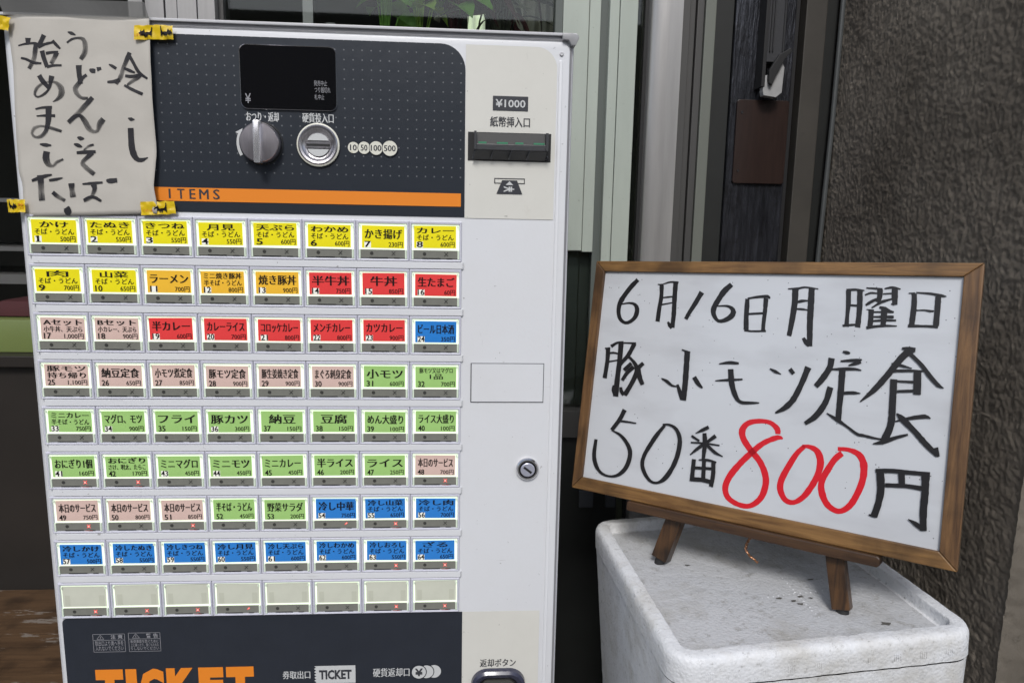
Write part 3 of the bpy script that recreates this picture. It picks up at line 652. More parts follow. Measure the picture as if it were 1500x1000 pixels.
SP = """n98,16788,97,16800,122,16792,120,16808,146,16797,144,16814,172,16801,171,16821,197,16803,197,16825,225,16807,226,16829,252,16808,254,16832,271,16809,278,16831,288,16801,303,16823,298,16790,318,16810
n180,16868,236,16868,181,16853,231,16853,181,16837,227,16837,182,16821,223,16821
f257,16818,300,16815,253,16791,295,16788,246,16765,291,16761,240,16739,287,16736,238,16716,281,16712,234,16695,275,16688,225,16673,267,16659,215,16654,254,16636,203,16631,238,16612,188,16607,222,16588,174,16583,207,16565
n111,16668,117,16687,131,16663,138,16685,150,16659,158,16681,168,16652,180,16676,187,16643,201,16666,206,16631,221,16656,230,16620,240,16649,258,16617,263,16645,286,16619,290,16641,314,16619,317,16640
f346,16911,387,16891,332,16884,370,16866,318,16858,355,16841,302,16832,342,16815,289,16806,328,16789
n301,16769,290,16802,325,16781,315,16811,348,16793,340,16819,372,16803,366,16828,397,16810,393,16835,424,16819,421,16840,451,16826,448,16846
n431,16842,455,16861,445,16824,469,16843,459,16804,484,16826,480,16786,500,16805,503,16769,516,16782
n309,16746,355,16757,313,16725,356,16736,316,16703,359,16715,321,16678,363,16692,327,16657,368,16672,335,16634,374,16650,341,16611,381,16626,349,16588,388,16603
n367,16712,364,16741,387,16717,384,16746,407,16723,405,16749,426,16726,426,16752,445,16727,447,16754,464,16727,467,16755,484,16726,487,16756
f453,16749,494,16732,440,16724,480,16706,426,16698,465,16680,416,16679,452,16660,403,16658,440,16639,392,16638,426,16619
n369,16582,364,16614,390,16590,386,16617,410,16596,407,16622,432,16601,431,16625,456,16604,457,16627,482,16606,484,16627,509,16607,510,16628
n262,16501,306,16526,272,16486,313,16510,279,16469,321,16495,291,16448,332,16478,306,16430,344,16462,325,16413,357,16441,342,16393,374,16421,359,16374,391,16401
f382,16517,433,16507,376,16490,422,16481,371,16461,411,16455,370,16439,403,16435,369,16417,395,16413,365,16398,383,16390,351,16379,367,16367,333,16362,349,16346,314,16347,328,16326,294,16331,304,16312,271,16319,278,16299,256,16313,253,16292,241,16317,227,16300,237,16328,212,16323,243,16349,216,16356,259,16374,232,16390,272,16389,251,16411,291,16405,275,16429,310,16420,300,16443,332,16431,326,16453,356,16440,353,16459,379,16444,378,16463,400,16444,402,16466,419,16441,426,16467,433,16433,451,16462,445,16419,474,16450,453,16400,497,16433,457,16385,514,16410,461,16372,518,16381,457,16356,520,16352,456,16343,508,16324,451,16330,489,16300,440,16312,466,16284,428,16297,445,16271,411,16279,419,16263,392,16264,394,16257
n592,16936,596,16944,607,16923,617,16946,623,16912,638,16944,644,16910,655,16932,665,16909,670,16917
f583,16829,573,16842,606,16847,596,16862,631,16861,622,16881,650,16869,645,16889,671,16874,669,16894,690,16875,692,16898,712,16871,723,16900,723,16860,752,16890,727,16851,766,16868,727,16833,775,16845,728,16814,778,16820,727,16794,777,16794,722,16773,773,16766,717,16753,763,16738,708,16734,748,16713,695,16714,731,16691,683,16691,713,16672
n647,16623,704,16627,647,16598,701,16602,648,16572,699,16577,649,16543,697,16549,649,16518,700,16526,653,16492,699,16500,654,16465,702,16474,657,16439,703,16447
f739,16546,755,16522,715,16530,732,16506,690,16511,713,16488,666,16487,701,16464,647,16464,685,16437,634,16449,668,16419,617,16431,655,16404,601,16406,651,16397,602,16371,648,16384,612,16341,657,16367,629,16323,663,16350,648,16305,675,16334,671,16293,687,16322,696,16286,702,16320,720,16289,722,16319,742,16291,744,16320
n773,16580,783,16596,782,16564,801,16597,797,16551,813,16598,818,16551,823,16596,834,16554,837,16593
n855,16569,847,16611,869,16576,862,16612,882,16584,877,16613,897,16589,891,16616
n968,16638,973,16648,980,16626,991,16646,993,16615,1010,16641,1011,16604,1029,16630,1032,16593,1048,16616
n947,16458,947,16480,970,16458,970,16486,994,16459,993,16489,1018,16461,1013,16495,1048,16467,1038,16505,1074,16477,1064,16513
f1164,16772,1202,16757,1152,16747,1189,16732,1138,16722,1178,16706,1126,16696,1166,16681,1114,16669,1153,16654,1102,16642,1139,16628,1090,16614,1127,16602,1079,16586,1119,16576,1071,16559,1110,16549,1057,16537,1101,16519,1046,16512,1082,16492,1032,16487,1062,16468,1016,16461,1043,16444
n1152,16739,1185,16758,1164,16719,1195,16737,1175,16700,1205,16717,1187,16680,1216,16697,1198,16659,1227,16675,1210,16636,1238,16651,1220,16611,1251,16627,1233,16585,1263,16604,1250,16562,1276,16585,1272,16542,1294,16569,1297,16528,1314,16552,1322,16515,1336,16536,1346,16501,1359,16520
n1109,16602,1120,16622,1130,16590,1143,16616,1153,16579,1167,16608,1172,16572,1186,16601,1195,16567,1205,16589,1217,16562,1225,16579
n1120,16524,1125,16550,1140,16520,1146,16549,1162,16516,1166,16548,1188,16517,1188,16549,1212,16521,1208,16551,1237,16526,1232,16557,1262,16534,1258,16563,1287,16541,1283,16567
f1272,16566,1292,16534,1247,16550,1269,16517,1223,16534,1246,16500,1200,16515,1221,16485,1176,16496,1196,16468,1153,16476,1171,16452,1131,16455,1145,16437
n1103,16434,1116,16455,1122,16423,1136,16445,1140,16412,1155,16436,1159,16400,1175,16427,1180,16389,1196,16418,1205,16379,1219,16406,1230,16367,1245,16396,1257,16356,1271,16385,1283,16346,1297,16374
n1127,16117,1131,16124,1139,16102,1149,16126,1154,16091,1165,16128,1175,16096,1178,16120,1193,16105,1194,16112
n1118,16021,1176,16024,1117,15997,1175,15999,1116,15972,1174,15975,1115,15947,1173,15950,1114,15922,1173,15926,1114,15897,1173,15902,1113,15872,1174,15878,1112,15847,1176,15856,1114,15822,1178,15835,1119,15790,1181,15807,1124,15759,1189,15782,1137,15731,1192,15762,1161,15701,1202,15739,1195,15684,1212,15726,1231,15683,1230,15725,1262,15695,1255,15727,1285,15710,1278,15730,1306,15726,1302,15735
n221,16176,218,16191,244,16181,241,16199,267,16187,265,16206,291,16190,291,16213,319,16190,321,16217,349,16189,352,16219,379,16188,383,16220
n224,16110,224,16122,248,16111,249,16126,273,16112,273,16130,300,16111,301,16135,324,16111,326,16136,350,16112,352,16136,377,16111,380,16137,403,16109,407,16139
f319,16192,374,16195,316,16168,374,16171,315,16145,371,16146,312,16121,369,16121,309,16096,365,16093,307,16069,357,16064,303,16043,349,16037,297,16018,340,16010,291,15995,330,15983,282,15975,317,15957,271,15958,300,15935,257,15943,281,15915,245,15933,258,15899,221,15921,222,15891,199,15920,189,15894,185,15930,163,15911,179,15944,151,15941,189,15963,159,15977,205,15982,182,16010,225,15996,217,16025,252,16006,251,16030,270,16006,274,16030,290,16002,297,16029,311,15997,320,16025,333,15991,344,16022,357,15984,368,16016,381,15978,392,16008,404,15971,415,16001,427,15965,438,15993,450,15959,461,15985
n233,15832,237,15845,256,15821,263,15849,281,15814,288,15850,301,15813,306,15848,323,15818,326,15842,344,15822,346,15836
f266,15772,328,15762,261,15752,321,15741,254,15729,318,15723,249,15701,318,15709,253,15673,319,15691,263,15645,321,15671,280,15619,322,15661,315,15606,332,15644,351,15609,345,15637,375,15627,354,15648,393,15646,374,15671,410,15656,398,15685,433,15672,424,15693,457,15685,449,15704
f775,16328,804,16302,755,16309,786,16280,733,16290,768,16258,715,16269,748,16238,694,16249,728,16216,672,16228,708,16193,651,16206,686,16171,630,16184,663,16150,608,16162,640,16128,589,16146,621,16110,572,16127,600,16095,554,16110,581,16078,534,16093,562,16061,515,16076,542,16044
f549,16060,526,16088,566,16075,543,16102,583,16089,561,16119,598,16099,581,16133,622,16114,615,16148,642,16117,652,16151,648,16106,679,16139,657,16088,699,16119,668,16067,716,16098,678,16044,730,16073,689,16018,741,16047,702,15991,752,16030,732,15970,762,16007,762,15958,776,15997,795,15960,790,15993,826,15976,803,16001,843,16000,806,16014,858,16024,809,16039,868,16043,819,16066,881,16055,831,16090,890,16072,849,16105,904,16089,863,16122
n605,15912,611,15924,616,15896,630,15927,632,15885,644,15927,654,15891,657,15920,673,15901,674,15912
n565,15843,570,15855,582,15828,594,15858,600,15817,616,15855,622,15815,634,15844,646,15817,650,15828
f763,15858,767,15838,736,15852,742,15830,708,15843,719,15819,690,15828,703,15810,673,15812,685,15797,656,15797,667,15784
n588,15748,588,15776,617,15749,617,15781,646,15750,646,15786,676,15751,677,15790,700,15755,702,15790,726,15757,727,15791,752,15759,754,15792,778,15762,779,15791
f733,15784,761,15750,714,15766,740,15733,692,15749,720,15715,673,15731,700,15699,657,15715,685,15685,631,15690,667,15666,617,15657,664,15659,625,15628,668,15659,643,15611,678,15645,659,15591,696,15631,678,15578,710,15615,697,15562,728,15600,717,15546,748,15584,737,15531,767,15567
n126,15457,120,15481,151,15465,143,15492,175,15472,167,15503,199,15478,189,15515,220,15487,211,15522,240,15494,232,15529,260,15501,254,15536,282,15510,278,15539,305,15519,302,15541,328,15528,327,15543
f182,15524,246,15531,182,15501,245,15508,184,15479,243,15485,183,15456,244,15462,184,15433,241,15437,182,15407,241,15410,182,15379,239,15382,179,15352,238,15356,178,15328,237,15333,178,15294,237,15301,178,15266,237,15274
n296,15465,295,15489,322,15467,320,15495,347,15471,345,15500,371,15476,368,15504,393,15483,390,15507,414,15492,411,15509,434,15501,433,15510
f305,15341,335,15374,321,15327,350,15359,335,15309,367,15346,356,15295,383,15332,379,15281,402,15319,404,15271,424,15304,428,15259,447,15290
f486,15449,547,15455,487,15422,546,15428,491,15395,541,15400,492,15368,542,15376,490,15335,549,15346,494,15305,551,15317
n628,15439,628,15455,651,15439,651,15459,674,15441,674,15462,697,15440,697,15468,721,15442,721,15471,747,15446,747,15473,775,15449,774,15476,802,15454,802,15476,830,15458,830,15478
f710,15434,765,15459,719,15417,770,15435,725,15404,771,15406,721,15387,763,15375,713,15364,749,15348,702,15340,732,15320,685,15321,708,15292,669,15312,682,15278,646,15301,655,15269,621,15291,630,15261
n631,15274,621,15294,660,15289,650,15312,686,15301,680,15326,709,15301,711,15334,733,15298,744,15330,751,15290,768,15320,773,15278,790,15304,797,15266,811,15289
n865,15493,878,15505,869,15476,889,15505,889,15461,899,15509,917,15460,917,15511,948,15467,946,15513,978,15471,976,15516
n465,15219,477,15217,445,15204,488,15196,428,15193,494,15172,421,15192,489,15150,418,15196,477,15127,420,15184,452,15124,416,15164,432,15130"""
characters(SP, [11, 2, 2, 4, 8, 2, 3, 2, 2, 5, 4, 5, 1], place_paper, 'br_ink', 0, .000006, .30, sh)

def tape_mat():
    m = mat('yellow_tape', (.72, .50, .012), .32, var=.12, vscale=60, bump=.3, bscale=90, coat=.3); return m
M['tape'] = tape_mat()
M['redprint'] = mat('red_tape_print', (.62, .16, .01), .5)
CAT = [(0, .42), (.10, .52), (.13, .68), (.20, .58), (.30, .66), (.36, .80), (.40, .60), (.44, .48), (.60, .50), (.78, .50), (.86, .66), (.90, .92), (.95, .92), (.93, .55), (.92, .20), (.86, .20), (.82, .30), (.66, .30), (.62, .16), (.54, .16), (.52, .28), (.46, .14), (.40, .16), (.38, .32), (.30, .28), (.16, .28)]
def tape(pts4, label, cats, txt, seed, wrap=0):
    (a, c, d, e) = pts4   # TL TR BR BL in (X,Z)
    t = empty('yellow_tape', ((a[0] + d[0]) / 2, 0, e[1]), label, 'tape', 'yellow cat tapes holding the paper notice')
    random.seed(seed); b = MB(); nx, nz = 16, 6; vs = []; fs = []
    def P(u, v):
        x = (a[0] * (1 - u) + c[0] * u) * (1 - v) + (e[0] * (1 - u) + d[0] * u) * v
        z = (a[1] * (1 - u) + c[1] * u) * (1 - v) + (e[1] * (1 - u) + d[1] * u) * v
        y = -.0086 - .0016 * abs(noise.noise(Vector((u * 4 + seed, v * 1.5, seed)))) * 2.0 - .0010 * noise.noise(Vector((u * 9 + v * 6, v * 2, seed + 5)))
        if wrap: y += max(0, .45 - u) * wrap * .012
        else: y += max(0, u - .7) * .006
        jz = .0009 * noise.noise(Vector((u * 6, seed, v)))
        return (x, y, z + jz)
    for j in range(nz + 1):
        for i in range(nx + 1): vs.append(P(i / nx, j / nz))
    for j in range(nz):
        for i in range(nx):
            k = j * (nx + 1) + i; fs.append((k, k + nx + 1, k + nx + 2, k + 1))
    b.add(vs, fs, 'tape'); s = part(b, 'tape_strip', t, smooth=True)
    b = MB()
    for (u0, u1, v0, v1, flip) in cats:
        pts = []
        for (cu, cv) in (CAT if not flip else CAT[::-1]):
            uu_ = u0 + (u1 - u0) * ((1 - cu) if flip else cu); vv_ = v0 + (v1 - v0) * (1 - cv); q = P(uu_, vv_); pts.append((q[0], q[1] - .0009, q[2]))
        b.poly(pts[::-1], 'ink')
    for (s_, u0, u1, v0, v1) in txt:
        vs_, fs_, xa, xb, lo, hi = text_geo(s_, .01)
        b.add([(lambda q: (q[0], q[1] - .0008, q[2]))(P(u0 + (u1 - u0) * (vx - xa) / (xb - xa), v1 + (v0 - v1) * (vy - lo) / (hi - lo))) for vx, vy in vs_], fs_, 'redprint')
    sub(b, 'print', s)
    return t
tape(((0.1256,1.7018), (0.1628,1.7035), (0.1627,1.6899), (0.1247,1.6880)), 'yellow tape on the top right corner of the paper notice, printed with two cats', [(.14, .50, .05, 1.0, False), (.68, 1.0, -.02, .95, True)], [('います', .02, .20, .62, .78)], 3)
tape(((0.1208,1.5278), (0.1545,1.5292), (0.1559,1.5160), (0.1213,1.5139)), 'yellow tape on the bottom right corner of the paper notice, over the dark fascia edge', [(.38, .80, .08, .98, False)], [('ございます', .06, .42, .60, .76)], 8)
tape(((-0.0158,1.5277), (0.0054,1.5275), (0.0050,1.5148), (-0.0153,1.5141)), 'yellow tape on the bottom left corner of the paper notice, wrapped round the cabinet edge', [(.18, .62, .05, .88, True)], [('黒猫', .68, .92, .30, .50), ('います', .62, .94, .58, .72)], 14, 1)
tape(((-0.0170,1.7090), (0.0075,1.7047), (0.0037,1.6923), (-0.0183,1.6960)), 'crumpled yellow tape on the top left corner of the paper notice', [], [], 21, 1)
# clear tape strip along the top edge
def clear_mat():
    m = bpy.data.materials.new('clear_tape'); m.use_nodes = True; n = m.node_tree; L = n.links; n.nodes.remove(n.nodes['Principled BSDF'])
    o = n.nodes['Material Output']; tr = n.nodes.new('ShaderNodeBsdfTransparent'); tr.inputs[0].default_value = (.80, .80, .78, 1)
    gl = n.nodes.new('ShaderNodeBsdfPrincipled'); gl.inputs['Base Color'].default_value = (.30, .30, .295, 1); gl.inputs['Roughness'].default_value = .2
    mx = n.nodes.new('ShaderNodeMixShader'); mx.inputs[0].default_value = .68
    L.new(tr.outputs[0], mx.inputs[1]); L.new(gl.outputs[0], mx.inputs[2]); L.new(mx.outputs[0], o.inputs[0]); return m
M['clear'] = clear_mat()
b = MB(); tl, tr_, br, bl_ = (-0.0008,1.7225), (0.1396,1.7226), (0.1402,1.7096), (-0.0001,1.7084)
vs = []; fs = []
for i in range(21):
    u = i / 20
    for v in (0, 1):
        x = (tl[0] * (1 - u) + tr_[0] * u) * (1 - v) + (bl_[0] * (1 - u) + br[0] * u) * v; z = (tl[1] * (1 - u) + tr_[1] * u) * (1 - v) + (bl_[1] * (1 - u) + br[1] * u) * v
        vs.append((x, -.0145 - .001 * math.sin(u * 9) if v == 0 else -.0075, z))
for i in range(20): fs.append((2 * i, 2 * i + 1, 2 * i + 3, 2 * i + 2))
b.add(vs, fs, 'clear'); tag(b.build('clear_tape'), 'wide strip of clear tape along the top edge of the paper notice', 'tape')

# ------------------------------------------------------------------ whiteboard on its easel
BO_, BU, BV, BN = [Vector(v) for v in [[0.64468, 0.19656, 1.46378], [0.78261, -0.6202, 0.0535], [-0.12706, -0.18278, -0.97491], [0.61487, 0.75674, -0.22201]]]
def BP(a, b_, c=0.0): return tuple(BO_ + BU * a + BV * b_ - BN * c)     # a right, b down, c towards the viewer
BW, BH = .45, .3139
BMX = Matrix((BU, -BV, -BN)).transposed().to_4x4(); BMX.translation = BO_       # local axes: x right, y up, z front
def bobj(mb, name, parent, smooth=False, bevel=0):
    o = mb.build(name, None, (0, 0, 0), smooth, bevel)
    if parent is None: o.matrix_world = BMX
    else: o.parent = parent
    return o
def slab(mb, pts, c0, c1, k):
    """outline in board (a,b); front at c1, back at c0"""
    n = len(pts); mb.add([(a, -b_, c1) for a, b_ in pts] + [(a, -b_, c0) for a, b_ in pts], [tuple(range(n))[::-1], tuple(range(n, 2 * n))] + [(i, (i + 1) % n, (i + 1) % n + n, i + n) for i in range(n)], k)
def board_mat():
    m = mat('whiteboard_enamel', (.56, .58, .61), .22, var=.02, vscale=6, coat=.4)
    n = m.node_tree; L = n.links; p = n.nodes['Principled BSDF']; src = p.inputs['Base Color'].links[0].from_socket
    tc = n.nodes.new('ShaderNodeTexCoord')
    # old marker specks
    v = n.nodes.new('ShaderNodeTexVoronoi'); v.inputs['Scale'].default_value = 130; v.inputs['Randomness'].default_value = 1; L.new(tc.outputs['Object'], v.inputs['Vector'])
    ns = n.nodes.new('ShaderNodeTexNoise'); ns.inputs['Scale'].default_value = 16; ns.inputs['Detail'].default_value = 3; L.new(tc.outputs['Object'], ns.inputs[0])
    lt = n.nodes.new('ShaderNodeMath'); lt.operation = 'LESS_THAN'; lt.inputs[1].default_value = .085; L.new(v.outputs['Distance'], lt.inputs[0])
    gt = n.nodes.new('ShaderNodeMath'); gt.operation = 'GREATER_THAN'; gt.inputs[1].default_value = .50; L.new(ns.outputs[0], gt.inputs[0])
    ml = n.nodes.new('ShaderNodeMath'); ml.operation = 'MULTIPLY'; L.new(lt.outputs[0], ml.inputs[0]); L.new(gt.outputs[0], ml.inputs[1])
    m2 = n.nodes.new('ShaderNodeMath'); m2.operation = 'MULTIPLY'; m2.inputs[1].default_value = .8; L.new(ml.outputs[0], m2.inputs[0])
    mx = n.nodes.new('ShaderNodeMix'); mx.data_type = 'RGBA'; L.new(m2.outputs[0], mx.inputs[0]); L.new(src, mx.inputs[6]); mx.inputs[7].default_value = (.06, .06, .07, 1)
    # rubbed-out smears near the lower edge
    n2 = n.nodes.new('ShaderNodeTexNoise'); n2.inputs['Scale'].default_value = 14; n2.inputs['Detail'].default_value = 6; mp = n.nodes.new('ShaderNodeMapping'); mp.inputs['Scale'].default_value = (.6, 1.6, 1); L.new(tc.outputs['Object'], mp.inputs[0]); L.new(mp.outputs[0], n2.inputs[0])
    r = n.nodes.new('ShaderNodeMapRange'); r.inputs[1].default_value = .50; r.inputs[2].default_value = .74; r.inputs[4].default_value = .38; L.new(n2.outputs[0], r.inputs[0])
    mx2 = n.nodes.new('ShaderNodeMix'); mx2.data_type = 'RGBA'; L.new(r.outputs[0], mx2.inputs[0]); L.new(mx.outputs[2], mx2.inputs[6]); mx2.inputs[7].default_value = (.36, .36, .38, 1)
    L.new(mx2.outputs[2], p.inputs['Base Color']); return m
M['wb'] = board_mat()
sign = bpy.data.objects.new('whiteboard', None); COL.objects.link(sign); sign.matrix_world = BMX; sign.empty_display_size = .05
tag(sign, 'small whiteboard in a brown wooden frame with black and red handwriting', 'whiteboard')
b = MB(); slab(b, [(.008, .008), (BW - .010, .008), (BW - .010, BH - .010), (.008, BH - .010)], -.006, 0, 'wb'); face = bobj(b, 'writing_surface', sign)
fl, fr, ft, fb = .0142, .0173, .0143, .0168
def rail(pts, k, nm='frame_rail'):
    b = MB(); slab(b, pts, -.010, .0045, k); return bobj(b, nm, sign, bevel=.0012)
g_ = .0002
rail([(0, 0), (BW, 0), (BW - fr, ft), (fl, ft)], 'frameh')
rail([(0, BH), (fl, BH - fb), (BW - fr, BH - fb), (BW, BH)], 'frameh')
rail([(0, g_), (fl - g_, ft), (fl - g_, BH - fb), (0, BH - g_)], 'framev')
rail([(BW, g_), (BW, BH - g_), (BW - fr + g_, BH - fb), (BW - fr + g_, ft)], 'framev')
def place_board(a, b_, off): return (a, -b_, off)
